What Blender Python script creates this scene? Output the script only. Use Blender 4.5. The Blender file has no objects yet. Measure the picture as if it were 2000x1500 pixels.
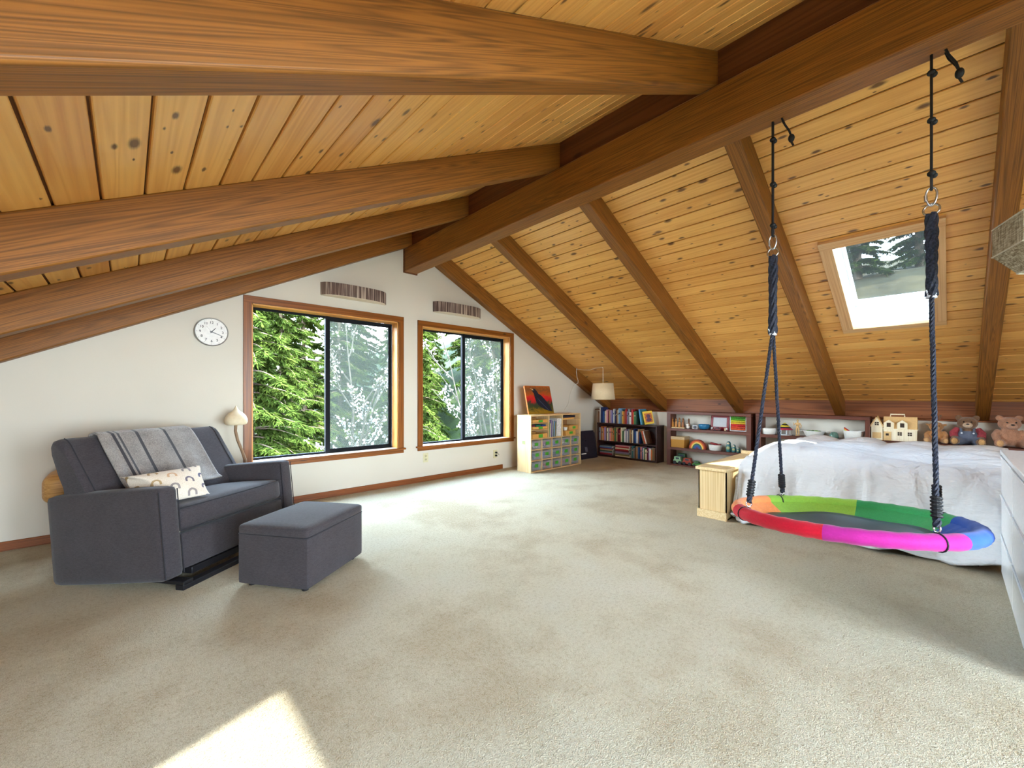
import bpy, bmesh, math, random
from mathutils import Vector, Matrix, Euler
random.seed(7)
SC = bpy.context.scene
COL = SC.collection
PI = math.pi
def R(a): return math.radians(a)

# ------------------------------------------------------------------ materials
def lin(c):
    return tuple(((x/255.0)/12.92 if x/255.0 <= 0.04045 else ((x/255.0+0.055)/1.055)**2.4) for x in c)
class NT:
    def __init__(s, name):
        s.m = bpy.data.materials.new(name); s.m.use_nodes = True
        s.t = s.m.node_tree; s.t.nodes.clear()
        s.out = s.n('ShaderNodeOutputMaterial')
        s.b = s.n('ShaderNodeBsdfPrincipled')
        s.l(s.b.outputs[0], s.out.inputs[0])
    def n(s, typ, **kw):
        x = s.t.nodes.new(typ)
        for k, v in kw.items(): setattr(x, k, v)
        return x
    def l(s, a, b): s.t.links.new(a, b)
    def set(s, node, key, v):
        i = node.inputs[key]
        if hasattr(v, 'is_output') or isinstance(v, bpy.types.NodeSocket): s.l(v, i)
        else: i.default_value = v
    def math(s, op, a, b=0.0, c=0.0):
        x = s.n('ShaderNodeMath', operation=op)
        for k, v in enumerate((a, b, c)): s.set(x, k, v)
        return x.outputs[0]
    def mix(s, f, a, b, mode='MIX'):
        x = s.n('ShaderNodeMix', data_type='RGBA', blend_type=mode)
        s.set(x, 0, f)
        s.set(x, 6, a if isinstance(a, bpy.types.NodeSocket) else (*a, 1)); s.set(x, 7, b if isinstance(b, bpy.types.NodeSocket) else (*b, 1))
        return x.outputs[2]
    def coord(s, scale=(1,1,1), rot=(0,0,0), loc=(0,0,0), kind='Object'):
        t = s.n('ShaderNodeTexCoord'); m = s.n('ShaderNodeMapping')
        m.inputs['Scale'].default_value = scale; m.inputs['Rotation'].default_value = rot; m.inputs['Location'].default_value = loc
        s.l(t.outputs[kind], m.inputs[0]); return m.outputs[0]
    def noise(s, v, scale, detail=3, rough=.55, dist=0, dim='3D'):
        x = s.n('ShaderNodeTexNoise'); x.noise_dimensions = dim
        s.l(v, x.inputs['Vector']); x.inputs['Scale'].default_value = scale; x.inputs['Detail'].default_value = detail
        x.inputs['Roughness'].default_value = rough; x.inputs['Distortion'].default_value = dist
        return x.outputs[0]
    def ramp(s, f, stops):
        x = s.n('ShaderNodeValToRGB'); e = x.color_ramp.elements
        while len(e) < len(stops): e.new(0.5)
        for i, (p, c) in enumerate(stops): e[i].position = p; e[i].color = (*c, 1) if len(c) == 3 else c
        s.l(f, x.inputs[0]); return x.outputs[0]
    def sep(s, v):
        x = s.n('ShaderNodeSeparateXYZ'); s.l(v, x.inputs[0]); return x.outputs
    def comb(s, a, b, c):
        x = s.n('ShaderNodeCombineXYZ')
        for k, v in enumerate((a, b, c)): s.set(x, k, v)
        return x.outputs[0]
    def bump(s, h, strength=.3, dist=.01):
        x = s.n('ShaderNodeBump'); s.l(h, x.inputs['Height']); x.inputs['Strength'].default_value = strength; x.inputs['Distance'].default_value = dist
        s.l(x.outputs[0], s.b.inputs['Normal'])
    def fin(s, col, rough=.5, spec=.5, metal=0, **kw):
        s.set(s.b, 'Base Color', col if isinstance(col, bpy.types.NodeSocket) else (*col, 1))
        s.set(s.b, 'Roughness', rough); s.b.inputs['Specular IOR Level'].default_value = spec; s.b.inputs['Metallic'].default_value = metal
        for k, v in kw.items(): s.b.inputs[k].default_value = v
        return s.m
_MC = {}
def plain(rgb, rough=.55, metal=0, var=.06, spec=.4):
    key = (rgb, rough, metal, var)
    if key in _MC: return _MC[key]
    t = NT('paint_%02x%02x%02x' % rgb); c = lin(rgb)
    v = t.noise(t.coord(), 60, 3)
    col = t.ramp(v, [(.3, tuple(x*(1-var) for x in c)), (.7, tuple(min(1, x*(1+var)) for x in c))])
    _MC[key] = t.fin(col, rough, spec, metal); return _MC[key]
def fabric(name, rgb, weave=260, var=.25, rough=.95, bump=.25, rot=(0,0,0), sheen=.15):
    t = NT(name); c = lin(rgb)
    a = t.noise(t.coord((1,.25,1), rot), weave, 2); b = t.noise(t.coord((.25,1,1), rot), weave, 2); d = t.noise(t.coord(), 6, 2)
    f = t.math('MULTIPLY_ADD', t.math('ADD', a, b), .5, t.math('MULTIPLY', t.math('SUBTRACT', d, .5), .25))
    col = t.ramp(f, [(.3, tuple(x*(1-var) for x in c)), (.7, tuple(min(1, x*(1+var)) for x in c))])
    t.bump(f, bump, .002)
    t.b.inputs['Sheen Weight'].default_value = sheen
    return t.fin(col, rough, .2)
def wood(name, light, dark, grain='Y', roty=0.0, width=None, poff=0.0, knots=.5, ring=9.0, rough=.45, spec=.35, fine=.25, kscale=7.0, bands=9.0, tone=.16, knotcol=(70,40,22), var=0.0):
    """grain: axis the fibres run along after turning by roty about Y; width: plank width measured across the slope (Y-running planks)."""
    t = NT(name); L, D, K = lin(light), lin(dark), lin(knotcol)
    tc = t.n('ShaderNodeTexCoord'); oi = t.n('ShaderNodeObjectInfo')
    rot = t.n('ShaderNodeMapping'); rot.inputs['Rotation'].default_value = (0, roty, 0); t.l(tc.outputs['Object'], rot.inputs[0])
    x, y, z = t.sep(rot.outputs[0])[:3]
    if grain == 'Y': g, p, q = y, x, z
    elif grain == 'X': g, p, q = x, y, z
    else: g, p, q = z, x, y
    off = t.math('MULTIPLY', oi.outputs['Random'], 37.0)
    pl = None
    if width:
        idx = t.math('FLOOR', t.math('DIVIDE', t.math('ADD', p, 50*width-poff), width))
        wn = t.n('ShaderNodeTexWhiteNoise'); wn.noise_dimensions = '1D'; t.l(t.math('MULTIPLY', idx, 1.37), wn.inputs['W'])
        pl = wn.outputs[0]
        off = t.math('ADD', off, t.math('MULTIPLY', pl, 61.0))
    ga = t.math('ADD', g, off)
    v1 = t.comb(t.math('MULTIPLY', ga, .32), t.math('MULTIPLY', p, ring), t.math('MULTIPLY', q, ring))
    wob = t.noise(v1, 1.0, 2, .5, .35)
    v2 = t.comb(t.math('MULTIPLY', ga, 1.6), t.math('MULTIPLY', p, ring*9), t.math('MULTIPLY', q, ring*9))
    fn = t.noise(v2, 1.0, 3, .6)
    wv = t.math('FRACT', t.math('MULTIPLY', wob, bands))
    band = t.math('ABSOLUTE', t.math('MULTIPLY_ADD', wv, 2.0, -1.0))
    f = t.math('ADD', t.math('MULTIPLY', band, .42), t.math('MULTIPLY', fn, .5))
    col = t.ramp(f, [(.22, D), (.62, L)])
    if fine: col = t.mix(fine, col, t.ramp(fn, [(.35, tuple(a*.6 for a in L)), (.65, L)]))
    if pl is not None:
        col = t.mix(tone*2.2, col, t.mix(pl, tuple(a*b for a, b in zip(D, (.95, .9, .8))), tuple(min(1, a*1.12) for a in L)))
    if var:
        col = t.mix(var, col, t.ramp(t.noise(t.comb(t.math('MULTIPLY', ga, .4), p, q), 1.2, 2), [(.35, D), (.65, L)]))
    if knots:
        kv = t.comb(t.math('MULTIPLY', ga, kscale*.42), t.math('MULTIPLY', t.math('ADD', p, q), kscale), 0.0)
        vo = t.n('ShaderNodeTexVoronoi'); vo.voronoi_dimensions = '2D'; t.l(kv, vo.inputs['Vector']); vo.inputs['Scale'].default_value = 1.0
        wn2 = t.n('ShaderNodeTexWhiteNoise'); t.l(vo.outputs['Position'], wn2.inputs['Vector'])
        gate = t.math('LESS_THAN', wn2.outputs[0], knots)
        sz = t.math('MULTIPLY_ADD', t.math('POWER', t.math('DIVIDE', wn2.outputs[0], max(knots, .01)), 2.2), .17, .045)
        kk = t.math('SUBTRACT', 1.0, t.math('SMOOTH_MIN', t.math('DIVIDE', t.math('ADD', vo.outputs['Distance'], t.math('MULTIPLY_ADD', fn, .14, -.07)), sz), 1.0, .25))
        kk = t.math('MAXIMUM', t.math('MULTIPLY', kk, gate), 0.0)
        col = t.mix(t.math('MINIMUM', t.math('MULTIPLY', kk, 1.7), .9), col, K)
    t.bump(t.math('ADD', band, fn), .06, .003)
    return t.fin(col, t.math('MULTIPLY_ADD', fn, .15, rough-.07), spec)
def glassmat(name, haze=0.0, tint=(1,1,1), refl=.008, hazecol=(.16,.17,.15)):
    t = NT(name); t.t.nodes.remove(t.b)
    tr = t.n('ShaderNodeBsdfTransparent'); tr.inputs[0].default_value = (*tint, 1)
    gl = t.n('ShaderNodeBsdfGlossy'); gl.inputs['Roughness'].default_value = .03
    fr = t.n('ShaderNodeFresnel'); fr.inputs[0].default_value = 1.35
    m1 = t.n('ShaderNodeMixShader'); t.l(t.math('MULTIPLY', fr.outputs[0], refl/.04*.5), m1.inputs[0]); t.l(tr.outputs[0], m1.inputs[1]); t.l(gl.outputs[0], m1.inputs[2])
    last = m1
    if haze:
        df = t.n('ShaderNodeBsdfDiffuse'); df.inputs[0].default_value = (*hazecol, 1)
        tl = t.n('ShaderNodeBsdfTranslucent'); tl.inputs[0].default_value = (*hazecol, 1)
        ad = t.n('ShaderNodeMixShader'); ad.inputs[0].default_value = .6; t.l(df.outputs[0], ad.inputs[1]); t.l(tl.outputs[0], ad.inputs[2])
        m2 = t.n('ShaderNodeMixShader')
        s = t.noise(t.coord((1,1,.35)), 3, 3)
        t.l(t.math('MULTIPLY_ADD', s, haze*.9, haze*.55), m2.inputs[0]); t.l(m1.outputs[0], m2.inputs[1]); t.l(ad.outputs[0], m2.inputs[2])
        last = m2
    t.l(last.outputs[0], t.out.inputs[0]); return t.m
def clear_plastic(name):
    t = NT(name); t.t.nodes.remove(t.b)
    tr = t.n('ShaderNodeBsdfTransparent'); tr.inputs[0].default_value = (.93,.94,.95,1)
    df = t.n('ShaderNodeBsdfPrincipled'); df.inputs['Base Color'].default_value = (.6,.62,.66,1); df.inputs['Roughness'].default_value = .18
    m = t.n('ShaderNodeMixShader'); s = t.noise(t.coord(), 25, 2)
    t.l(t.math('MULTIPLY_ADD', s, .15, .12), m.inputs[0]); t.l(tr.outputs[0], m.inputs[1]); t.l(df.outputs[0], m.inputs[2]); t.l(m.outputs[0], t.out.inputs[0])
    return t.m

# ------------------------------------------------------------------ mesh builder
class MB:
    def __init__(s, M=None): s.bm = bmesh.new(); s.M = M or Matrix.Identity(4)
    def _v(s, p): return s.bm.verts.new(s.M @ Vector(p))
    def face(s, pts, mi=0):
        f = s.bm.faces.new([s._v(p) for p in pts]); f.material_index = mi; return f
    def mesh(s, verts, faces, mi=0):
        vs = [s._v(p) for p in verts]
        for f in faces:
            try: s.bm.faces.new([vs[i] for i in f]).material_index = mi
            except ValueError: pass
    def box(s, x0, x1, y0, y1, z0, z1, M=None, mi=0):
        P = [(x, y, z) for x in (x0, x1) for y in (y0, y1) for z in (z0, z1)]
        if M is not None: P = [M @ Vector(p) for p in P]
        s.mesh(P, [(0,1,3,2), (4,6,7,5), (0,4,5,1), (2,3,7,6), (0,2,6,4), (1,5,7,3)], mi); return s
    def cbox(s, c, d, M=None, mi=0):
        h = [x/2 for x in d]; T = Matrix.Translation(c) @ (M or Matrix.Identity(4))
        return s.box(-h[0], h[0], -h[1], h[1], -h[2], h[2], T, mi)
    def prism(s, poly, axis, a, b, M=None, mi=0):
        """poly of 2-D points extruded along axis from a to b. axis X: (y,z); Y: (x,z); Z: (x,y)"""
        def P(p, t):
            q = {'X': (t, p[0], p[1]), 'Y': (p[0], t, p[1]), 'Z': (p[0], p[1], t)}[axis]
            return M @ Vector(q) if M is not None else q
        n = len(poly)
        V = [P(p, a) for p in poly] + [P(p, b) for p in poly]
        s.mesh(V, [tuple(range(n)), tuple(range(2*n-1, n-1, -1))] + [(i, (i+1) % n, n+(i+1) % n, n+i) for i in range(n)], mi); return s
    def rings(s, rs, capa=True, capb=True, mi=0, closed=False):
        n = len(rs[0]); V = [p for r in rs for p in r]; F = []
        m = len(rs)
        for i in range(m if closed else m-1):
            j = (i+1) % m
            for k in range(n): F.append((i*n+k, i*n+(k+1) % n, j*n+(k+1) % n, j*n+k))
        if not closed:
            if capa: F.append(tuple(range(n-1, -1, -1)))
            if capb: F.append(tuple(range((m-1)*n, m*n)))
        s.mesh(V, F, mi); return s
    def tube(s, pts, r, n=8, closed=False, mi=0, twist=None):
        pts = [Vector(p) for p in pts]; m = len(pts); rs = []
        up = None
        for i, p in enumerate(pts):
            a = pts[(i-1) % m] if (closed or i > 0) else p; b = pts[(i+1) % m] if (closed or i < m-1) else p
            t = (b-a).normalized()
            if up is None:
                up = Vector((0,0,1)) if abs(t.z) < .9 else Vector((1,0,0))
            u = (up - t*up.dot(t)).normalized(); w = t.cross(u); up = u
            rr = r[i] if isinstance(r, (list, tuple)) else r
            rs.append([p + (u*math.cos(2*PI*k/n) + w*math.sin(2*PI*k/n))*rr for k in range(n)])
        return s.rings(rs, mi=mi, closed=closed)
    def lathe(s, prof, n=20, c=(0,0,0), M=None, mi=0, caps=(True, True)):
        rs = []
        for r, z in prof:
            ring = [Vector((r*math.cos(2*PI*k/n), r*math.sin(2*PI*k/n), z)) for k in range(n)]
            if M is not None: ring = [M @ p for p in ring]
            rs.append([p + Vector(c) for p in ring])
        return s.rings(rs, *caps, mi=mi)
    def ell(s, c, rad, M=None, n=14, m=9, mi=0):
        rs = []; C = Vector(c)
        for i in range(1, m):
            a = PI*i/m
            ring = [Vector((rad[0]*math.sin(a)*math.cos(2*PI*k/n), rad[1]*math.sin(a)*math.sin(2*PI*k/n), -rad[2]*math.cos(a))) for k in range(n)]
            if M is not None: ring = [M @ p for p in ring]
            rs.append([p + C for p in ring])
        return s.rings(rs, mi=mi)
    def cushion(s, size, r=.04, puff=(0,0,0), n=14, M=None, mi=0, f=None):
        """rounded box with bulging faces, centred on the origin"""
        hx, hy, hz = [d/2 for d in size]; T = M or Matrix.Identity(4)
        def shape(p):
            q = Vector((p[0]*hx, p[1]*hy, p[2]*hz))
            inn = Vector((max(-hx+r, min(hx-r, q.x)), max(-hy+r, min(hy-r, q.y)), max(-hz+r, min(hz-r, q.z))))
            d = q - inn
            if d.length > 1e-9: q = inn + d.normalized()*min(r, d.length if d.length < r else r)
            a, b, c = [1-x*x for x in p]
            q += Vector((puff[0]*p[0]*b*c, puff[1]*p[1]*a*c, puff[2]*p[2]*a*b))
            if f: q = f(q, p)
            return T @ q
        g = [math.sin(PI/2*(2*i/n-1))*.55 + (2*i/n-1)*.45 for i in range(n+1)]
        ids = {}; V = []; F = []
        def vid(p):
            k = tuple(round(x, 6) for x in p)
            if k not in ids: ids[k] = len(V); V.append(shape(p))
            return ids[k]
        for ax in range(3):
            for sg in (-1, 1):
                for i in range(n):
                    for j in range(n):
                        c = []
                        for (u, v) in ((g[i], g[j]), (g[i+1], g[j]), (g[i+1], g[j+1]), (g[i], g[j+1])):
                            p = [0,0,0]; p[ax] = sg; p[(ax+1) % 3] = u; p[(ax+2) % 3] = v; c.append(vid(p))
                        F.append(tuple(c if sg > 0 else c[::-1]))
        s.mesh(V, F, mi); return s
    def grid(s, fn, nu, nv, mi=0, closeu=False):
        V = [fn(i/nu, j/nv) for i in range(nu+1) for j in range(nv+1)]
        F = [(i*(nv+1)+j, (i+1)*(nv+1)+j, (i+1)*(nv+1)+j+1, i*(nv+1)+j+1) for i in range(nu) for j in range(nv)]
        s.mesh(V, F, mi); return s
    def obj(s, name, mat, parent=None, smooth=None, bevel=0, seg=2, mods=()):
        bmesh.ops.remove_doubles(s.bm, verts=s.bm.verts, dist=1e-6)
        bmesh.ops.recalc_face_normals(s.bm, faces=s.bm.faces)
        me = bpy.data.meshes.new(name); s.bm.to_mesh(me); s.bm.free()
        for m in (mat if isinstance(mat, (list, tuple)) else [mat]): me.materials.append(m)
        o = bpy.data.objects.new(name, me); COL.objects.link(o)
        if smooth:
            me.polygons.foreach_set('use_smooth', [True]*len(me.polygons))
            me.set_sharp_from_angle(angle=R(smooth))
        if bevel:
            b = o.modifiers.new('bevel', 'BEVEL'); b.width = bevel; b.segments = seg; b.limit_method = 'ANGLE'; b.angle_limit = R(35)
            if seg > 1 and not smooth:
                me.polygons.foreach_set('use_smooth', [True]*len(me.polygons)); me.set_sharp_from_angle(angle=R(50)); b.harden_normals = False
        for k, kw in mods:
            m = o.modifiers.new(k.lower(), k)
            for a, v in kw.items(): setattr(m, a, v)
        if parent is not None: o.parent = parent
        return o
def tag(o, label=None, cat=None, group=None, kind=None):
    if label: o['label'] = label
    if cat: o['category'] = cat
    if group: o['group'] = group
    if kind: o['kind'] = kind
    return o
def thing(name, label, cat, loc=(0,0,0), rotz=0, group=None, kind=None):
    o = bpy.data.objects.new(name, None); o.empty_display_size = .1; COL.objects.link(o)
    o.location = loc; o.rotation_euler = (0, 0, rotz)
    return tag(o, label, cat, group, kind)
def dup(root, loc, rotz=None, label=None, group=None):
    r = root.copy(); COL.objects.link(r); r.location = loc
    if rotz is not None: r.rotation_euler = (0, 0, rotz)
    if label: r['label'] = label
    if group: r['group'] = group
    for ch in list(root.children):
        c = ch.copy(); COL.objects.link(c); c.parent = r
        for g in ch.children:
            d = g.copy(); COL.objects.link(d); d.parent = c
    return r

# ------------------------------------------------------------------ camera (17 mm-like shift lens, level)
cam = bpy.data.objects.new('camera', bpy.data.cameras.new('camera')); COL.objects.link(cam)
cam.location = (0, 0, 1.1); cam.rotation_euler = (PI/2, 0, -R(43.13))
cam.data.sensor_width = 36; cam.data.lens = 36*802.6/2000; cam.data.shift_y = 20.55/2000
cam.data.clip_start = .02; cam.data.clip_end = 500
SC.camera = cam
WORLD, SUN, EXPOSURE = 15.0, 17.0, 2.1
# ------------------------------------------------------------------ shared materials
SL = math.atan(.5)
BEAM_L, BEAM_D = (150,95,36), (92,56,18)
M = {}
M['boards_r'] = wood('pine_boards_east', (240,188,106), (212,144,68), 'Y', -SL, .133, poff=.8842, knots=.62, kscale=10.5, ring=10, tone=.2, fine=.15, rough=.36, spec=.5, knotcol=(92,56,28))
M['boards_l'] = wood('pine_boards_west', (240,188,106), (212,144,68), 'Y', SL, .133, poff=3.6775, knots=.62, kscale=10.5, ring=10, tone=.2, fine=.15, rough=.36, spec=.5, knotcol=(92,56,28))
M['slab'] = plain((96,60,28), .8)
M['raft_r'] = wood('fir_rafter_east', BEAM_L, BEAM_D, 'X', -SL, knots=.09, kscale=5.0, ring=15, bands=22, fine=.35, rough=.5, knotcol=(92,54,30))
M['raft_l'] = wood('fir_rafter_west', BEAM_L, BEAM_D, 'X', SL, knots=.09, kscale=5.0, ring=15, bands=22, fine=.35, rough=.5, knotcol=(92,54,30))
M['ridge'] = wood('fir_ridge', BEAM_L, BEAM_D, 'Y', knots=.10, kscale=5.0, ring=13, bands=22, fine=.35, rough=.5, knotcol=(92,54,30))
M['ridge_dark'] = wood('fir_blocking', (118,72,42), (86,48,26), 'Y', knots=.1, ring=8)
M['fascia'] = wood('fir_fascia', (150,90,52), (112,62,34), 'Y', knots=.14, ring=8)
M['casing'] = wood('casing_wood', (146,84,30), (104,56,16), 'Z', knots=.08, ring=22, fine=.2, rough=.35)
M['casing_x'] = wood('casing_wood_level', (146,84,30), (104,56,16), 'X', knots=.08, ring=22, fine=.2, rough=.35)
M['jamb'] = wood('jamb_wood', (222,158,84), (190,122,56), 'Z', knots=.12, ring=18, fine=.15, rough=.4)
M['jamb_x'] = wood('jamb_wood_level', (222,158,84), (190,122,56), 'X', knots=.12, ring=18, fine=.15, rough=.4)
M['sky_case'] = wood('skylight_casing_wood', (220,178,128), (200,150,98), 'Y', -SL, knots=.12, ring=16, fine=.15)
M['sky_case_s'] = wood('skylight_casing_wood_side', (220,178,128), (200,150,98), 'X', -SL, knots=.12, ring=16, fine=.15)
M['shelfwood'] = wood('dark_stained_shelf', (106,58,44), (74,38,28), 'Y', knots=0, ring=14, rough=.4)
M['shelfwood_z'] = wood('dark_stained_upright', (106,58,44), (74,38,28), 'Z', knots=0, ring=14, rough=.4)
M['espresso'] = wood('espresso_wood', (62,34,30), (40,20,18), 'Y', knots=0, ring=14, rough=.4)
M['birch'] = wood('birch_ply', (226,196,148), (206,170,118), 'Z', knots=.03, ring=14, fine=.12)
M['birch_x'] = wood('birch_ply_level', (214,176,124), (192,150,98), 'X', knots=.03, ring=14, fine=.12)
M['pine'] = wood('pale_pine', (232,206,158), (212,178,124), 'Z', width=None, knots=.1, ring=13, fine=.15)
M['pine_x'] = wood('pale_pine_level', (236,212,166), (218,186,134), 'X', knots=.06, ring=13, fine=.12)
M['toywood'] = wood('toy_wood', (196,140,82), (166,108,58), 'Z', knots=0, ring=40, fine=.1)
M['palewood'] = wood('pale_toy_wood', (246,234,206), (232,214,178), 'Z', knots=0, ring=30, fine=.1)
M['black_metal'] = plain((20,21,26), .7, 0, .06, .15)
M['white'] = plain((236,236,234), .5)
M['white_gloss'] = plain((238,240,242), .22)
M['glass'] = glassmat('window_glass', 0, (.97,.985,.975))
M['glass_haze'] = glassmat('window_glass_hazy', .16, (.95,.97,.95), hazecol=(.13,.135,.11))
M['screen'] = glassmat('insect_mesh', .15, (.86,.87,.86), hazecol=(.09,.095,.08))
M['skyglass'] = glassmat('skylight_glass', .016, (.42,.44,.44))

t = NT('wall_paint'); v = t.noise(t.coord(), 90, 3); v2 = t.noise(t.coord(), 1.3, 2)
t.bump(v, .12, .003)
M['wall'] = t.fin(t.ramp(v2, [(.3, lin((208,201,188))), (.7, lin((212,205,193)))]), .85, .2)

t = NT('carpet'); co = t.coord()
a = t.noise(co, 1.1, 3, .55); b = t.noise(t.coord((1,1,1), loc=(5,3,1)), 3.6, 5, .65); c = t.noise(co, 55, 4, .75); d = t.noise(co, 190, 2, .7)
mott = t.math('ADD', t.math('MULTIPLY', a, .6), t.math('MULTIPLY', b, .4))
col = t.ramp(mott, [(.40, lin((178,147,88))), (.5, lin((229,214,176))), (.62, lin((238,227,200)))])
col = t.mix(.5, col, t.ramp(c, [(.32, lin((180,152,106))), (.5, lin((234,219,192))), (.7, lin((244,234,212)))]))
col = t.mix(.35, col, t.ramp(d, [(.3, lin((168,140,96))), (.7, lin((246,236,216)))]))
t.bump(t.math('ADD', t.math('MULTIPLY', c, 1.2), d), 1.0, .018)
t.b.inputs['Sheen Weight'].default_value = .12
M['carpet'] = t.fin(col, 1.0, .05)

# ------------------------------------------------------------------ room shell
D, RX, ZC, ZR = 4.556, 2.55, 3.123, 2.917
YB, XL, XR = -3.0, -1.45, 6.8
def zc(x): return ZC - .5*abs(x-RX)
def zr(x): return ZR - .5*abs(x-RX)
def struct(name, mb, mat, parent=None, **kw):
    o = mb.obj(name, mat, parent, **kw)
    if parent is None: o['kind'] = 'structure'
    return o
m = MB(); m.box(-1.6, 6.9, YB-.1, D+.16, -.15, 0); struct('floor', m, M['carpet'])

def front_wall(y0, y1, wins):
    m = MB(); xs = [-1.6]
    for w in wins: xs += [w[0], w[1]]
    xs.append(6.95)
    def strip(a, b, z0):
        p = [(a, z0), (b, z0), (b, zc(b)+.05)]
        if a < RX < b: p.append((RX, ZC+.05))
        p.append((a, zc(a)+.05)); m.prism(p, 'Y', y0, y1)
    for i in range(0, len(xs), 2): strip(xs[i], xs[i+1], 0)
    for (a, b, z0, z1) in wins:
        m.box(a, b, y0, y1, 0, z0); strip(a, b, z1)
    return m
W1, W2 = (.866, 2.386, .45, 1.972), (2.715, 4.225, .45, 1.962)
struct('wall_front', front_wall(D, D+.17, [W1, W2]), M['wall'])
ADDED_WINS = [(-.5, 1.0, .3, 1.75), (1.2, 2.5, .3, 2.1)]  # openings out of view, added to let more daylight into the room
struct('wall_rear', front_wall(YB-.15, YB, ADDED_WINS), M['wall'])
m = MB(); m.box(XL-.12, XL, YB, D, 0, zc(XL)); struct('wall_left', m, M['wall'])
m = MB(); m.box(6.42, 6.85, YB, D, 0, .812); struct('wall_right', m, M['wall'])

def window(n, w, y0, y1, mull, inward=-1, detail=True):
    """w = opening; y0 = inner wall face, y1 = frame plane; inward = -1 when the room lies towards -Y"""
    a, b, z0, z1 = w; s = inward
    root = thing('window_%d' % n, None, None, kind='structure')
    f = lambda y: y0 + s*y
    def bx(m, x0, x1, ya, yb, za, zb): m.box(x0, x1, min(ya, yb), max(ya, yb), za, zb)
    c = .068
    if detail:
        m = MB(); bx(m, a-c, a, f(0), f(.018), z0-.005, z1+c); bx(m, b, b+c, f(0), f(.018), z0-.005, z1+c); m.obj('casing_stile', M['casing'], root, bevel=.003)
        m = MB(); bx(m, a-c, b+c, f(0), f(.0185), z1, z1+c); m.obj('casing_head', M['casing_x'], root, bevel=.003)
        m = MB(); bx(m, a-c, b+c, f(0), f(.016), z0-.058, z0-.016); m.obj('apron', M['casing_x'], root, bevel=.003)
        m = MB(); bx(m, a-c-.022, b+c+.022, f(.0), f(.034), z0-.018, z0+.003); m.obj('sill_nosing', M['casing_x'], root, bevel=.004)
        m = MB(); bx(m, a, b, y0, y1, z0-.001, z0+.003); m.obj('sill', plain((226,214,200), .35), root)
        m = MB(); bx(m, a, a+.012, y0, y1, z0, z1); bx(m, b-.012, b, y0, y1, z0, z1); m.obj('jamb', M['jamb'], root)
        m = MB(); bx(m, a, b, y0, y1, z1-.012, z1); m.obj('head_jamb', M['jamb_x'], root)
    fa, fb, fz0, fz1 = a+.012, b-.012, z0+.003, z1-.012
    t_ = .022; ya, yb = y1-.03*(-s), y1+.03*(-s)
    m = MB()
    for q in ((fa, fa+t_, fz0, fz1), (fb-t_, fb, fz0, fz1), (fa, fb, fz0, fz0+t_), (fa, fb, fz1-t_, fz1)):
        bx(m, q[0], q[1], y1, yb, q[2], q[3])
    m.obj('frame', M['black_metal'], root, bevel=.002)
    m = MB(); bx(m, mull-.026, mull+.022, y1-.012*(-s), yb, fz0, fz1); m.obj('mullion', M['black_metal'], root, bevel=.002)
    m = MB(); r = .034
    sa, sb = mull-.02, fb-t_*.4
    for q in ((sa, sa+r, fz0+.012, fz1-.012), (sb-r, sb, fz0+.012, fz1-.012), (sa, sb, fz0+.012, fz0+.012+r), (sa, sb, fz1-.012-r, fz1-.012)):
        bx(m, q[0], q[1], y1+.004*(-s), y1+.026*(-s), q[2], q[3])
    sash = m.obj('sash', M['black_metal'], root, bevel=.002)
    m = MB(); bx(m, sb-r-.004, sb-r+.006, y1-.01*(-s), y1+.004*(-s), z1-.35, z1-.27); bx(m, sb-r-.004, sb-r+.006, y1-.01*(-s), y1+.004*(-s), z0+.16, z0+.22); m.obj('latch', M['black_metal'], sash)
    m = MB(); bx(m, fa+.01, mull, y1+.018*(-s), y1+.022*(-s), fz0+.01, fz1-.01); m.obj('pane', M['glass'], root)
    m = MB(); bx(m, sa+.02, sb-.02, y1+.012*(-s), y1+.016*(-s), fz0+.02, fz1-.02); m.obj('pane', M['glass_haze'], root)
    if detail:
        m = MB(); bx(m, sa+.01, sb-.005, y1+.027*(-s), y1+.028*(-s), fz0+.02, fz1-.02); m.obj('insect_screen', M['screen'], root)
    return root
window(1, W1, D, D+.135, 1.612); window(2, W2, D, D+.135, 3.456)
window(5, ADDED_WINS[0], YB, YB-.1, .25, 1, False); window(6, ADDED_WINS[1], YB, YB-.1, 1.85, 1, False)  # unseen rear windows, added to brighten the interior

# ceiling boards and the slab above them, with an opening for a skylight on each slope
def slope_pt(sg):
    return lambda s, y, h: (RX + sg*(s*.89443 + h*.44721), y, ZC - s*.44721 + h*.89443)
def sbox(m, P, s0, s1, y0, y1, h0, h1, mi=0):
    V = [P(s, y, h) for s in (s0, s1) for y in (y0, y1) for h in (h0, h1)]
    m.mesh(V, [(0,1,3,2), (4,6,7,5), (0,4,5,1), (2,3,7,6), (0,2,6,4), (1,5,7,3)], mi)
def cut(m, P, s0, s1, y0, y1, h0, h1, hole):
    a, b, c, d = hole
    if s1 <= a or s0 >= b: sbox(m, P, s0, s1, y0, y1, h0, h1); return
    sbox(m, P, s0, s1, y0, c, h0, h1); sbox(m, P, s0, s1, d, y1, h0, h1)
    if s0 < a: sbox(m, P, s0, a, c, d, h0, h1)
    if s1 > b: sbox(m, P, b, s1, c, d, h0, h1)
SX = 1/.89443
HR = ((4.19-RX)*SX, (5.255-RX)*SX, .108, .658)
HL = ((RX-1.06)*SX, (RX+.35)*SX, -.14, .55)
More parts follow.
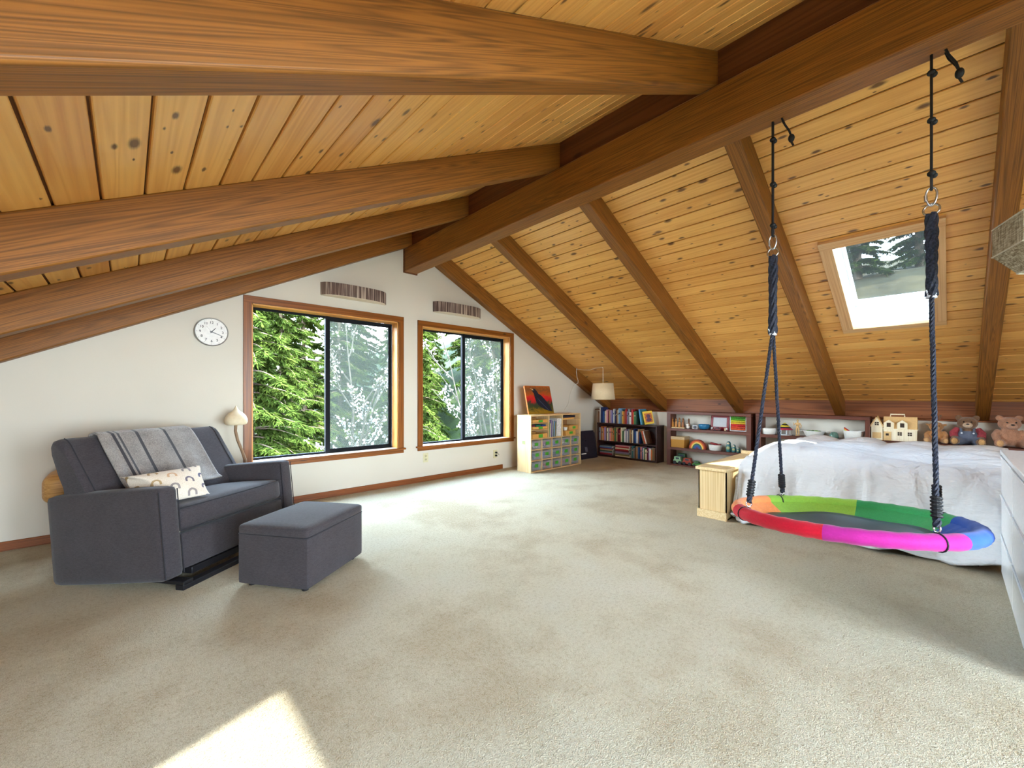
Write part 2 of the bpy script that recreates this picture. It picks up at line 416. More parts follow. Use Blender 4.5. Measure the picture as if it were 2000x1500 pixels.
def ceiling(name, sg, smax, hole, mat):
    P = slope_pt(sg); m = MB(); w = .133; k = 0; e = .0205; wide = (hole[0]-e, hole[1]+e, hole[2]-e, hole[3]+e)
    while k*w < smax:
        s0, s1 = k*w+.0045, min((k+1)*w, smax)-.0045
        cut(m, P, s0, s1, YB, D, 0, .02, wide); k += 1
    struct(name, m, mat, bevel=.003, seg=1)
    m = MB(); cut(m, P, -.02, smax+.3, YB-.4, D+.5, .012, .16, wide); struct('roof_deck', m, M['slab'])
ceiling('ceiling_right', 1, (XR-RX)*SX, HR, M['boards_r'])
ceiling('ceiling_left', -1, (RX-XL)*SX, HL, M['boards_l'])
def skylight(n, sg, hole, case):
    P = slope_pt(sg); a, b, c, d = hole; H = .30
    root = thing('window_%d' % n, None, None, kind='structure')
    m = MB(); e = .02
    sbox(m, P, a-e, a, c-e, d+e, .0, H); sbox(m, P, b, b+e, c-e, d+e, .0, H); sbox(m, P, a, b, c-e, c, .0, H); sbox(m, P, a, b, d, d+e, .0, H)
    m.obj('reveal', M['white'], root)
    q = .085; w1, w2 = case
    m = MB(); sbox(m, P, a-q, a, c-q, d+q, -.03, -.001); sbox(m, P, b, b+q*.75, c-q, d+q, -.03, -.001); m.obj('casing_rail', w1, root, bevel=.002)
    m = MB(); sbox(m, P, a, b, c-q, c, -.029, -.001); sbox(m, P, a, b, d, d+q, -.029, -.001); m.obj('casing_stile', w2, root, bevel=.002)
    m = MB(); f = .035
    sbox(m, P, a, a+f, c, d, H-.06, H); sbox(m, P, b-f, b, c, d, H-.06, H); sbox(m, P, a, b, c, c+f*.6, H-.06, H); sbox(m, P, a, b, d-f*.6, d, H-.06, H); m.obj('frame', M['white'], root, bevel=.003)
    m = MB(); sbox(m, P, a+f, b-f, c+.02, d-.02, H-.02, H-.012); m.obj('pane', M['skyglass'], root)
    return root
skylight(3, 1, HR, (M['sky_case'], M['sky_case_s'])); skylight(4, -1, HL, (M['sky_case'], M['sky_case_s']))

# rafters, ridge, blocking
RY = [(4.450, 4.5555), (3.325, 3.428), (2.126, 2.230), (.928, 1.030), (-.285, -.182), (-1.49, -1.385), (-2.69, -2.585)]
RL = ['against the windowed gable wall', 'second from the windowed gable wall', 'third from the windowed gable wall', 'fourth from the windowed gable wall, between the swing and the sofa', 'nearest rafter, over the dresser end', 'behind the camera', 'by the rear wall']
RS = ['beside the skylight on the bookshelf side', 'beyond the skylight']
for i, (a, b) in enumerate(RY):
    for sg, key, side in ((1, 'raft_r', 'on the skylight slope'), (-1, 'raft_l', 'on the sofa slope')):
        xe = XR+.02 if sg > 0 else XL-.05
        x0 = RX
        m = MB(); m.prism([(x0, zr(x0)), (xe, zr(xe)), (xe, zc(xe)+.004), (x0, ZC+.004)], 'Y', a, b)
        o = struct('rafter', m, M[key], bevel=.009, seg=2)
        tag(o, 'brown fir rafter %s, %s' % (side, ['against the windowed wall', 'second from the windowed wall', 'third from the windowed wall', 'fourth from the windowed wall', 'fifth from the windowed wall', 'sixth from the windowed wall', 'at the rear wall'][i]), 'beam')
m = MB(); m.box(2.463, 2.632, YB, D-.014, 2.595, 2.873); o = struct('ridge_beam', m, M['ridge'], bevel=.009, seg=2); tag(o, 'heavy brown ridge beam carrying the swing ropes', 'beam')
m = MB(); m.box(2.452, 2.643, D-.014, D, 2.583, 2.9); struct('trim_1', m, M['ridge_dark'], bevel=.003)
m = MB(); m.box(2.515, 2.585, YB, D, 2.873, 3.115); struct('trim_2', m, M['ridge_dark'])
m = MB(); m.box(6.75, 6.80, YB, D, .80, 1.03); struct('trim_3', m, M['fascia'])
m = MB(); m.box(6.40, 6.75, YB, D, .812, .826); struct('trim_4', m, M['fascia'], bevel=.003)
# baseboards
base = wood('baseboard_wood', (140,78,34), (106,54,22), 'X', knots=0, ring=24)
m = MB(); m.box(XL, 4.07, D-.014, D, 0, .065); struct('baseboard_front', m, base, bevel=.004)
m = MB(); m.box(XL, XL+.014, YB, D, 0, .065); struct('baseboard_left', m, base, bevel=.004)

# ------------------------------------------------------------------ daylight
world = bpy.data.worlds.new('sky'); SC.world = world; world.use_nodes = True
nt = world.node_tree; bg = nt.nodes['Background']
tc = nt.nodes.new('ShaderNodeTexCoord'); sp = nt.nodes.new('ShaderNodeSeparateXYZ'); rp = nt.nodes.new('ShaderNodeValToRGB')
nt.links.new(tc.outputs['Generated'], sp.inputs[0]); nt.links.new(sp.outputs[2], rp.inputs[0]); nt.links.new(rp.outputs[0], bg.inputs[0])
rp.color_ramp.elements[0].position = 0; rp.color_ramp.elements[0].color = (.82, .91, 1, 1)
rp.color_ramp.elements[1].position = .7; rp.color_ramp.elements[1].color = (.5, .72, 1, 1)
bg.inputs[1].default_value = WORLD
sun = bpy.data.objects.new('sun', bpy.data.lights.new('sun', 'SUN')); COL.objects.link(sun)
sun.data.energy = SUN; sun.data.angle = R(1.2); sun.data.color = (1, .96, .90)
sun.rotation_euler = Vector((.15, -.42, .82)).to_track_quat('Z', 'Y').to_euler()
def portal(name, loc, nrm, sx, sy, xdir):
    l = bpy.data.lights.new(name, 'AREA'); l.shape = 'RECTANGLE'; l.size = sx; l.size_y = sy; l.cycles.is_portal = True
    o = bpy.data.objects.new(name, l); COL.objects.link(o)
    z = -Vector(nrm).normalized(); x = Vector(xdir).normalized(); y = z.cross(x)
    o.matrix_world = Matrix.Translation(loc) @ Matrix((x, y, z)).transposed().to_4x4()
portal('portal_gable', ((W1[0]+W1[1])/2, D+.2, 1.21), (0,-1,0), 1.55, 1.55, (1,0,0))
portal('portal_gable', ((W2[0]+W2[1])/2, D+.2, 1.21), (0,-1,0), 1.55, 1.55, (1,0,0))
for w in ADDED_WINS: portal('portal_added_rear', ((w[0]+w[1])/2, YB-.17, (w[2]+w[3])/2), (0,1,0), w[1]-w[0], w[3]-w[2], (1,0,0))
for sg, h in ((1, HR), (-1, HL)):
    P = slope_pt(sg); c = P((h[0]+h[1])/2, (h[2]+h[3])/2, .32)
    portal('portal_skylight', c, (-sg*.447, 0, -.894), h[3]-h[2], h[1]-h[0], (0,1,0))
SC.view_settings.view_transform = 'Standard'; SC.view_settings.look = 'None'; SC.view_settings.exposure = EXPOSURE; SC.view_settings.gamma = 1
SC.view_settings.use_curve_mapping = False
SC.cycles.use_denoising = True; SC.cycles.max_bounces = 10; SC.cycles.diffuse_bounces = 6; SC.cycles.transparent_max_bounces = 16
SC.cycles.sample_clamp_indirect = 8; SC.cycles.caustics_reflective = False; SC.cycles.caustics_refractive = False
# ------------------------------------------------------------------ outside
def gmat(name, c0, c1, scale):
    t = NT(name); f = t.noise(t.coord(), scale, 5, .65)
    return t.fin(t.ramp(f, [(.35, lin(c0)), (.65, lin(c1))]), .95, .1)
GZ = -3.0
def land(x, y):
    h = GZ
    if x > 9: h += min(8.6, (x-9)*.76) + max(0, x-20.3)*.25
    if y > 16 and x < 16: h += min(1, (y-16)/25.0)*3
    if x < -4: h += min(1, (-4-x)/30.0)*3
    return h + .25*math.sin(x*.7+1)*math.cos(y*.6)
m = MB()
m.grid(lambda u, v: (-40+90*u, -30+80*v, land(-40+90*u, -30+80*v)), 60, 54)
t = NT('ground_cover'); x_, y_, z_ = t.sep(t.coord())[:3]; f_ = t.noise(t.coord(), .9, 5, .65)
GRASS = t.fin(t.mix(t.math('MULTIPLY', t.math('GREATER_THAN', x_, 14.0), t.math('LESS_THAN', y_, 12.0)), t.ramp(f_, [(.35, lin((17,25,9))), (.65, lin((36,44,20)))]), t.ramp(f_, [(.35, lin((42,36,22))), (.65, lin((66,57,37)))])), .95, .1)
struct('ground', m, GRASS, smooth=60)

t = NT('conifer_needles'); f = t.noise(t.coord(), 1.1, 4, .6); g = t.noise(t.coord(), 9, 2)
col = t.mix(.5, t.ramp(f, [(.32, lin((18,29,10))), (.5, lin((42,56,20))), (.68, lin((74,86,34)))]), t.ramp(g, [(.3, lin((18,32,11))), (.7, lin((76,88,36)))]))
t.t.nodes.remove(t.b); df = t.n('ShaderNodeBsdfDiffuse'); tl = t.n('ShaderNodeBsdfTranslucent'); mx = t.n('ShaderNodeMixShader'); mx.inputs[0].default_value = .35
t.l(col, df.inputs[0]); t.l(col, tl.inputs[0]); t.l(df.outputs[0], mx.inputs[1]); t.l(tl.outputs[0], mx.inputs[2]); t.l(mx.outputs[0], t.out.inputs[0])
NEEDLE = t.m
BARK = gmat('conifer_bark', (58,46,38), (98,84,70), 6)
TWIG = gmat('plum_twig', (44,40,35), (70,64,57), 9)
t = NT('plum_petals'); PETAL = t.fin(t.ramp(t.noise(t.coord(), 14, 2), [(.3, lin((150,145,147))), (.7, lin((166,162,162)))]), .7, .2)
t.b.inputs['Subsurface Weight'].default_value = 0

def conifer_meshes(seed, H, spread, dens):
    rnd = random.Random(seed)
    tr = MB(); tr.tube([(0,0,0), (.04,.02,H*.4), (0,.05,H*.75), (.02,0,H)], [.17,.12,.07,.015], 8)
    fo = MB(); V = []; F = []
    def blade(p, d, l, w, up):
        s = d.cross(up)
        if s.length < 1e-4: s = Vector((1,0,0))
        s = s.normalized()*w
        i = len(V); q = p + d*l
        V.extend([p, p + d*l*.45 + s, q, p + d*l*.5 - s]); F.append((i, i+1, i+2, i+3))
    n = int(dens*H)
    for k in range(n):
        z = H*(.06 + .93*(k+rnd.random())/n); f = 1 - z/H
        L = spread*(f**.75)*(.7+.5*rnd.random()) + .15
        a = rnd.random()*2*PI; dirn = Vector((math.cos(a), math.sin(a), 0))
        droop = .25 + .35*rnd.random(); pts = []
        for j in range(9):
            q = j/8; pts.append(Vector((0,0,z)) + dirn*L*q + Vector((0,0,L*(.18*q - droop*q*q))))
        tr.tube(pts, [.022*(1-q/9)+.004 for q in range(9)], 4)
        side = Vector((-dirn.y, dirn.x, 0))
        for j in range(1, 9):
            for rep in range(3):
                q = min(1, (j+rnd.random())/9+.02); base = Vector((0,0,z)) + dirn*L*q + Vector((0,0,L*(.18*q - droop*q*q)))
                for sg in (-1, 1):
                    tl_ = (.16 + .34*(1-q))*L*.55*(.7+.6*rnd.random())
                    td = (dirn*(.55+.3*rnd.random()) + side*sg*(.6+.4*rnd.random()) + Vector((0,0,-.25-.3*rnd.random()))).normalized()
                    c = max(3, int(tl_/.075))
                    for e in range(c):
                        p = base + td*tl_*e/c + Vector((0,0,-.12*tl_*(e/c)**2))
                        for w in range(3):
                            dd = (td + Vector((rnd.uniform(-.8,.8), rnd.uniform(-.8,.8), rnd.uniform(-.75,.25)))).normalized()
                            blade(p, dd, .12+.10*rnd.random(), .013+.012*rnd.random(), Vector((rnd.uniform(-.4,.4), rnd.uniform(-.4,.4), 1)))
    fo.mesh(V, F)
    return tr, fo
def raw(mb, name, mat):
    me = bpy.data.meshes.new(name); mb.bm.to_mesh(me); mb.bm.free(); me.materials.append(mat); return me
def tree(root_name, label, loc, rz, meshes, sc, group):
    r = thing(root_name, label, 'tree', loc, rz, group); r.scale = (sc, sc, sc)
    for nm, me in zip(('trunk', 'foliage'), meshes):
        o = bpy.data.objects.new(nm, me); COL.objects.link(o); o.parent = r
    return r
KT = []
for sd, h, spd, dn in ((1, 8.5, 1.7, 24), (2, 10.5, 1.9, 20), (3, 5.5, 1.0, 20)):
    a, b = conifer_meshes(sd, h, spd, dn); KT.append((raw(a, 'trunk', BARK), raw(b, 'foliage', NEEDLE)))
TREES = [ # x, y, kind, rot, scale
 (1.9, 10.4, 0, .3, .95), (6.5, 11.8, 0, 2.1, .92), (10.4, 12.2, 0, 4.0, .95), (3.7, 14.9, 1, 1.0, .86), (8.5, 15.0, 1, 3.3, .95), (13.4, 15.6, 1, 5.2, .95),
 (-1.0, 15.0, 1, 2.7, .9), (5.6, 19.2, 1, .2, .92), (10.8, 18.8, 1, 1.9, 1.0), (.9, 18.6, 1, 5.0, .92), (15.4, 19.8, 1, 4.4, 1.0), (18.6, 18.0, 1, 1.4, .95), (8.4, 22.6, 1, 2.4, 1.1), (2.9, 22.6, 1, 3.4, 1.05), (13.2, 23.4, 1, .4, 1.1), (-2.2, 21.0, 1, .9, 1.0), (5.8, 27.4, 1, 1.2, 1.15), (11.0, 27.2, 1, 5.5, 1.2), (15.6, 28.2, 1, .7, 1.2), (21.5, 23.5, 1, 3.7, 1.05), (-1.4, 26.5, 1, 4.1, 1.1),
 (20.4, 5.0, 2, 1.1, .8), (20.2, 2.4, 2, 2.0, .85), (20.6, -.4, 2, 3.0, .8), (24.0, 3.8, 2, 4.0, .95), (24.5, .9, 2, .5, .95), (24.2, 7.2, 2, .8, .95)]
NAMES = ['bright drooping conifer filling the clear pane of the large window', 'conifer behind the hazy pane of the large window', 'conifer behind the blossom in the smaller window', 'tall conifer standing behind, at the mullion of the large window', 'tall conifer between the two windows, behind the blossom', 'tall conifer behind the hazy pane of the smaller window']
for i, (x, y, k, rz, sc) in enumerate(TREES):
    if x < 20 or y > 15:
        lab = NAMES[i] if i < len(NAMES) else 'tall green conifer at the back of the forest row'
        tree('conifer_tree', lab, (x, y, land(x, y)-.15), rz, KT[k], sc, 'conifers outside the gable windows')
    else:
        tree('conifer_tree', 'green conifer on the dry hillside seen through the skylight', (x, y, land(x, y)-.1), rz, KT[k], sc, 'conifers on the hillside beyond the skylight')

def blossom_tree(label, loc, seed, rz, leaders):
    rnd = random.Random(seed)
    root = thing('blossom_tree', label, 'tree', loc, rz)
    br = MB(); tips = []
    def limb(p, d, L, r, depth):
        pts = [p]; q = p
        n = 7
        for j in range(n):
            d = (d + Vector((rnd.uniform(-.16,.16), rnd.uniform(-.16,.16), rnd.uniform(-.02,.12)))).normalized()
            q = q + d*L/n; pts.append(q)
            if depth > 0 and j > 0 and rnd.random() < .6:
                nd = (d*.7 + Vector((rnd.uniform(-1,1), rnd.uniform(-1,1), rnd.uniform(-.1,.7)))).normalized()
                limb(q, nd, L*rnd.uniform(.2,.38), r*.55, depth-1)
            if depth < 2: tips.append((q, d, depth))
        br.tube(pts, [r*(1-.75*j/n) for j in range(n+1)], 5)
    for (d, L) in leaders: limb(Vector((rnd.uniform(-.2,.2), rnd.uniform(-.1,.1), .8)), Vector(d).normalized(), L, .034, 2)
    br.tube([(0,0,-.1), (.02,.02,.5), (0,0,1.0)], [.11,.09,.07], 8)
    o = br.obj('branch', TWIG, root, smooth=60); o['kind'] = 'stuff'
    V = []; F = []
    for (q, d, dep) in tips:
        if rnd.random() > .52: continue
        for c in range(rnd.randint(2, 4)):
            p = q + Vector((rnd.uniform(-.06,.06), rnd.uniform(-.06,.06), rnd.uniform(-.06,.06)))
            nrm = Vector((rnd.uniform(-1,1), rnd.uniform(-1,.2), rnd.uniform(-.4,1))).normalized()
            u = nrm.orthogonal().normalized(); w = nrm.cross(u); s = rnd.uniform(.013, .022)
            for k in range(5):
                a = 2*PI*k/5 + rnd.random()*.2; e = u*math.cos(a) + w*math.sin(a); f = u*math.cos(a+1.57) + w*math.sin(a+1.57)
                i = len(V); V.extend([p, p + e*s*.7 + f*s*.55 + nrm*s*.25, p + e*s*1.25 + nrm*s*.5, p + e*s*.7 - f*s*.55 + nrm*s*.25]); F.append((i, i+1, i+2, i+3))
    m = MB(); m.mesh(V, F); me = raw(m, 'blossoms', PETAL); o = bpy.data.objects.new('blossoms', me); COL.objects.link(o); o.parent = root; o['kind'] = 'stuff'
blossom_tree('white blossoming fruit tree close outside the smaller window', (6.0, 7.2, -2.2), 21, .3, [((-.3,.1,1), 3.4), ((.25,-.1,1), 3.6), ((.5,.1,.9), 3.2), ((-.42,-.05,.9), 3.0), ((.05,-.15,1), 3.9), ((.8,0,.8), 2.8), ((-.1,.3,.9), 3.0), ((.35,.25,.9), 3.0)])
blossom_tree('white blossoming fruit tree seen through the hazy half of the large window', (3.3, 7.9, -2.2), 5, 1.0, [((-.05,0,1), 3.9), ((.12,.1,1), 3.3), ((-.16,-.1,1), 3.0), ((.05,-.15,1), 2.9), ((-.1,.1,1), 2.4)])
# ------------------------------------------------------------------ glider sofa and ottoman
GREY = fabric('charcoal_upholstery', (62,57,61), 210, .3)
GREYP = fabric('charcoal_piping', (44,42,47), 210, .2)
BLACKW = plain((24,22,26), .5)
SW = 1.05
sofa = thing('glider_loveseat', 'charcoal upholstered glider loveseat with a striped throw over its back', 'sofa', (.154, 2.921, 0), R(37.7))
TILT = Matrix.Translation((0, 0, .072)) @ Matrix.Rotation(R(-5.8), 4, 'X')
def arm(x0, x1):
    m = MB(TILT); h = .515
    m.cushion((x1-x0, .775, h), .028, (.004, .004, .006), 10, Matrix.Translation(((x0+x1)/2, .3875, h/2)))
    return m.obj('arm', GREY, sofa, smooth=60)
for x0, x1 in ((0, .115), (SW-.115, SW)):
    a = arm(x0, x1)
    m = MB(TILT)
    m = None
    for xx in (x0+.004, x1-.004):
        m = MB(TILT); m.tube([(xx, .003, .015), (xx, .003, .495)], .003, 5); m.obj('piping', GREYP, a)
m = MB(TILT); m.cushion((SW-.23, .06, .205), .012, (0, .004, 0), 8, Matrix.Translation((SW/2, .045, .1275))); m.obj('front_panel', GREY, sofa, smooth=60)
m = MB(TILT); m.cushion((SW-.235, .60, .148), .04, (0, .012, .03), 14, Matrix.Translation((SW/2, .305, .311))); seat = m.obj('seat_cushion', GREY, sofa, smooth=60)
m = MB(TILT)
for z in (.247, .372):
    m = MB(TILT); m.tube([(.122, .012, z), (.3, .002, z), (SW/2, -.003, z), (SW-.3, .002, z), (SW-.122, .012, z)], .0045, 6); m.obj('piping', GREYP, seat, smooth=60)
# backrest: a slanted slab with a rounded crest, sitting between and above the arms
BP = [(.455, .36), (.575, .56), (.678, .715), (.732, .80), (.757, .826), (.782, .838), (.812, .83), (.826, .805), (.82, .76), (.765, .62), (.725, .54), (.69, .36)]
m = MB(); n = 22
def bx_(u):  # x along the back, softened at both ends
    return .025 + SW*u
cy, cz = sum(p[0] for p in BP)/len(BP), sum(p[1] for p in BP)/len(BP)
us = [0, .006, .014, .026, .04] + [.04+.92*i/12 for i in range(1, 12)] + [.96, .974, .986, .994, 1]
rings = []
for u in us:
    e = min(u, 1-u)*SW; k = 1 if e >= .04 else 1 - .13*(1-math.sqrt(max(0, 1-(1-e/.04)**2)))
    rings.append([(bx_(u), cy+(y-cy)*k, cz+(z-cz)*k) for y, z in BP])
m.rings(rings); back = m.obj('backrest', GREY, sofa, smooth=50, mods=())
for u in (.04, .96):
    m = MB(); m.tube([(bx_(u), y-.001, z+.001) for y, z in BP[:6]], .0035, 6); m.obj('seam', GREYP, back, smooth=60)
m = MB(); m.box(.07, SW-.07, -.035, .02, .0, .03); m.box(.07, SW-.07, .52, .575, 0, .03); m.box(.07, .13, -.035, .575, .03, .05); m.box(SW-.13, SW-.07, -.035, .575, .03, .05); m.box(.2, SW-.2, .05, .5, .035, .075)
m.obj('glider_base', BLACKW, sofa, bevel=.004)

ott = thing('ottoman', 'charcoal upholstered box ottoman in front of the glider loveseat', 'ottoman', (.721, 2.414, 0), R(35.3))
ow, od, oh = .545, .45, .352
m = MB(); m.cushion((ow, od, oh-.045), .012, (.003,.003,0), 8, Matrix.Translation((ow/2, od/2, .022+(oh-.045)/2))); m.obj('body', GREY, ott, smooth=60)
m = MB(); m.cushion((ow+.006, od+.006, .06), .022, (0,0,.014), 12, Matrix.Translation((ow/2, od/2, oh-.022))); top = m.obj('top_pad', GREY, ott, smooth=60)
m = MB(); z = oh-.045; c = .02; P_ = []
for (px, py, a0) in ((ow-c, od-c, 0), (c, od-c, 90), (c, c, 180), (ow-c, c, 270)):
    for q in (0, 45, 90): P_.append((px+(c+.002)*math.cos(R(a0+q)), py+(c+.002)*math.sin(R(a0+q)), z))
m.tube(P_, .0045, 6, closed=True); m.obj('piping', GREYP, top, smooth=60)
for px in (.05, ow-.05):
    for py in (.05, od-.05):
        m = MB(); m.lathe([(.017, 0), (.02, .024)], 12, (px, py, 0)); m.obj('foot', BLACKW, ott)

# throw blanket over the backrest
t = NT('throw_wool'); x, y, z = t.sep(t.coord())[:3]
st = t.math('MULTIPLY', x, 1.0)
stripes = None
def band(c, w): return t.math('LESS_THAN', t.math('ABSOLUTE', t.math('SUBTRACT', st, c)), w)
for c_, w_ in ((.285, .008), (.315, .008), (.43, .010), (.62, .010)):
    b_ = band(c_, w_); stripes = b_ if stripes is None else t.math('MAXIMUM', stripes, b_)
fz = t.noise(t.coord((1,.3,1)), 180, 3, .7); fl = t.noise(t.coord(), 9, 3)
cc = t.ramp(t.math('MULTIPLY_ADD', fl, .35, t.math('MULTIPLY', fz, .65)), [(.35, lin((104,98,96))), (.65, lin((160,152,146)))])
t.bump(fz, .4, .003); t.b.inputs['Sheen Weight'].default_value = .3
THROW = t.fin(t.mix(stripes, cc, lin((62,60,64))), .95, .1)
throw = thing('throw_blanket', 'soft grey wool throw with dark stripes draped over the loveseat backrest', 'blanket', sofa.location, R(37.7))
path = [(.79, .60), (.838, .76), (.846, .81), (.826, .845), (.785, .856), (.742, .842), (.712, .80), (.655, .713), (.553, .556), (.505, .492), (.470, .474)]
def throwfn(u, v):
    k = v*(len(path)-1); i = min(int(k), len(path)-2); f = k-i
    y = path[i][0]*(1-f)+path[i+1][0]*f; zz = path[i][1]*(1-f)+path[i+1][1]*f
    w0, w1 = .215 - .015*v, .80 + .04*v
    xx = w0 + (w1-w0)*u
    fold = .010*math.exp(-((u-.06)/.05)**2) + .012*math.exp(-((u-.16)/.035)**2) + .004*math.sin(u*23+v*3) + .004*math.sin(u*9-v*5)
    fold *= .4 + .6*v
    return (xx + .01*math.sin(v*7+u*3), y - fold*.85 - .004, zz + fold*.5 + .003)
m = MB(); m.grid(throwfn, 60, 44); m.obj('cloth', THROW, throw, smooth=180, mods=(('SOLIDIFY', dict(thickness=.008, offset=0)),))

# lumbar cushion with little arches
t = NT('rainbow_print'); x, y, z = t.sep(t.coord())[:3]
cell = .082
def arches(x, z):
    ix = t.math('FLOOR', t.math('DIVIDE', x, cell)); par = t.math('MODULO', t.math('ABSOLUTE', ix), 2.0)
    z2 = t.math('ADD', z, t.math('MULTIPLY', par, cell*.5))
    fx = t.math('SUBTRACT', t.math('DIVIDE', x, cell), t.math('ADD', ix, .5))
    iz = t.math('FLOOR', t.math('DIVIDE', z2, cell)); fz_ = t.math('SUBTRACT', t.math('DIVIDE', z2, cell), t.math('ADD', iz, .4))
    # arch: upper half of a ring with two straight legs
    up_ = t.math('MAXIMUM', fz_, 0.0)
    r = t.math('SQRT', t.math('ADD', t.math('MULTIPLY', fx, fx), t.math('MULTIPLY', up_, up_)))
    body = t.math('MULTIPLY', t.math('GREATER_THAN', fz_, -.16), t.math('LESS_THAN', r, .30))
    ring = t.math('MULTIPLY', body, t.math('GREATER_THAN', r, .16))
    wn = t.n('ShaderNodeTexWhiteNoise'); wn.noise_dimensions = '2D'; t.l(t.comb(ix, iz, 0.0), wn.inputs['Vector'])
    return ring, wn.outputs[0], r
ring_, rv, rr_ = arches(x, z)
pc = t.n('ShaderNodeValToRGB'); pc.color_ramp.interpolation = 'CONSTANT'; t.l(rv, pc.inputs[0])
e = pc.color_ramp.elements
for p_, c_ in ((.25, (176,150,112)), (.5, (150,140,138)), (.72, (206,170,138))): k = e.new(p_); k.color = (*lin(c_), 1)
e[0].color = (*lin((96,96,120)), 1); e[-1].color = (*lin((120,112,124)), 1); e[-1].position = .9
fz = t.noise(t.coord(), 240, 2); t.bump(fz, .25, .002)
base_ = t.ramp(fz, [(.3, lin((214,200,182))), (.7, lin((236,226,212)))])
PRINT = t.fin(t.mix(ring_, base_, pc.outputs[0]), .9, .1)
cush = thing('lumbar_cushion', 'cream lumbar cushion printed with small muted arches, on the loveseat seat', 'cushion', sofa.location, R(37.7))
CA, CB = Vector((.89, -.45, .04)).normalized(), Vector((.30, .62, .74)).normalized()
CB = (CB - CA*CB.dot(CA)).normalized(); CN = CA.cross(CB)
CC = Vector((.205, .262, .535))
def pinch(q, p):
    k = (abs(p[0])*abs(p[2]))**3
    q = Vector((q.x*(1+.05*k), q.y*(1-.75*max(abs(p[0]), abs(p[2]))**4), q.z*(1+.08*k)))
    return q
m = MB(); m.cushion((.43, .07, .245), .034, (-.012, .045, -.012), 18, None, 0, pinch)
o = m.obj('cover', PRINT, cush, smooth=180)
CM = Matrix.Translation(CC) @ Matrix((CA, -CN, CB)).transposed().to_4x4(); o.matrix_local = CM
inv = CM.inverted()
for v in o.data.vertices:   # the soft filling gives way to the arm and the seat
    w = CM @ v.co
    w.x = max(w.x, .128 if w.z < .6 else .128 - (w.z-.6)*1.6)
    sz_ = .476 - .10*w.y
    if w.z < sz_+.004: w.z = sz_+.004
    yb_ = .50 + (w.z-.50)*.6
    if w.y > yb_: w.y = yb_
    v.co = inv @ w

# mushroom floor lamp
mush = thing('floor_lamp', 'cream onion-shaped floor lamp on a curved wooden stem behind the loveseat', 'lamp', (.70, 4.30, 0))
m = MB(); m.lathe([(.0, .0), (.11, .0), (.115, .008), (.1, .018), (.02, .026), (.0, .028)], 28); m.obj('base', wood('lamp_stem_wood', (150,118,88), (116,88,62), 'Z', knots=0, ring=30), mush, smooth=40)
m = MB(); m.tube([(0,0,.02), (.03,0,.12), (.062,0,.30), (.072,0,.45), (.068,0,.52), (.045,0,.60), (.012,0,.70), (-.004,0,.78), (0,0,.85)], [.016,.015,.014,.013,.013,.012,.012,.012,.012], 10); m.obj('stem', bpy.data.materials['lamp_stem_wood'], mush, smooth=60)
m = MB(); m.lathe([(.004, 1.002), (.010, .985), (.018, .968), (.032, .952), (.055, .935), (.075, .912), (.086, .885), (.087, .862), (.082, .845), (.074, .836), (.060, .833), (.02, .834)], 28); m.obj('shade', plain((224,208,176), .6), mush, smooth=50)

# low round-edged wooden stool behind the loveseat
st_ = thing('side_stool', 'low pale wooden stool with rounded edges, half hidden behind the loveseat', 'stool', (-.26, 4.30, 0))
LOG = wood('stool_wood', (208,160,98), (176,124,66), 'X', knots=.2, ring=14)
m = MB(); m.cushion((.32, .34, .20), .06, (0,0,.01), 10, Matrix.Translation((0, 0, .455))); m.obj('seat', LOG, st_, smooth=60)
m = MB(); m.lathe([(.11, 0), (.10, .05), (.085, .2), (.10, .36)], 20, (.05, 0, 0)); m.obj('pedestal', LOG, st_, smooth=60)

# ------------------------------------------------------------------ on the gable wall
clk = thing('wall_clock', 'round white wall clock with black numerals and a thin grey rim', 'clock', (.553, D, 1.661))
M['clockrim'] = plain((150,148,146), .35, .4)
RX90 = Matrix.Rotation(R(90), 4, 'X')
m = MB(RX90); m.lathe([(.0, 0), (.124, 0), (.1265, .01), (.1265, .03), (.123, .038), (.118, .036), (.117, .028)], 48, caps=(False, False)); m.obj('case', M['clockrim'], clk, smooth=40)
m = MB(RX90); m.lathe([(.0005, .028), (.1175, .028)], 48, caps=(True, False)); m.obj('dial', plain((234,232,230), .5), clk)
INK = plain((40,40,46), .5)
def text(name, s, size, M_, mat, parent, ext=.0006, bold=0):
    cu = bpy.data.curves.new(name, 'FONT'); cu.body = s; cu.size = size; cu.align_x = 'CENTER'; cu.align_y = 'CENTER'; cu.extrude = ext; cu.offset = bold
    o = bpy.data.objects.new(name, cu); COL.objects.link(o)
    dg = bpy.context.evaluated_depsgraph_get(); me = bpy.data.meshes.new_from_object(o.evaluated_get(dg)); bpy.data.objects.remove(o)
    me.materials.clear(); me.materials.append(mat); me.name = name
    o = bpy.data.objects.new(name, me); COL.objects.link(o); o.parent = parent; o.matrix_local = M_
    return o
for h in range(1, 13):
    a = R(90-30*h); r = .083
    text('numeral', str(h), .030, Matrix.Translation((r*math.cos(a), -.0285, r*math.sin(a))) @ RX90, INK, clk, .0006, .0004)
for h in range(12):
    a = R(30*h); m = MB(RX90); m.cbox((.108*math.cos(a), .108*math.sin(a), .0285), (.004, .004, .0006)); m.obj('hour_dot', plain((90,40,44), .5), clk)
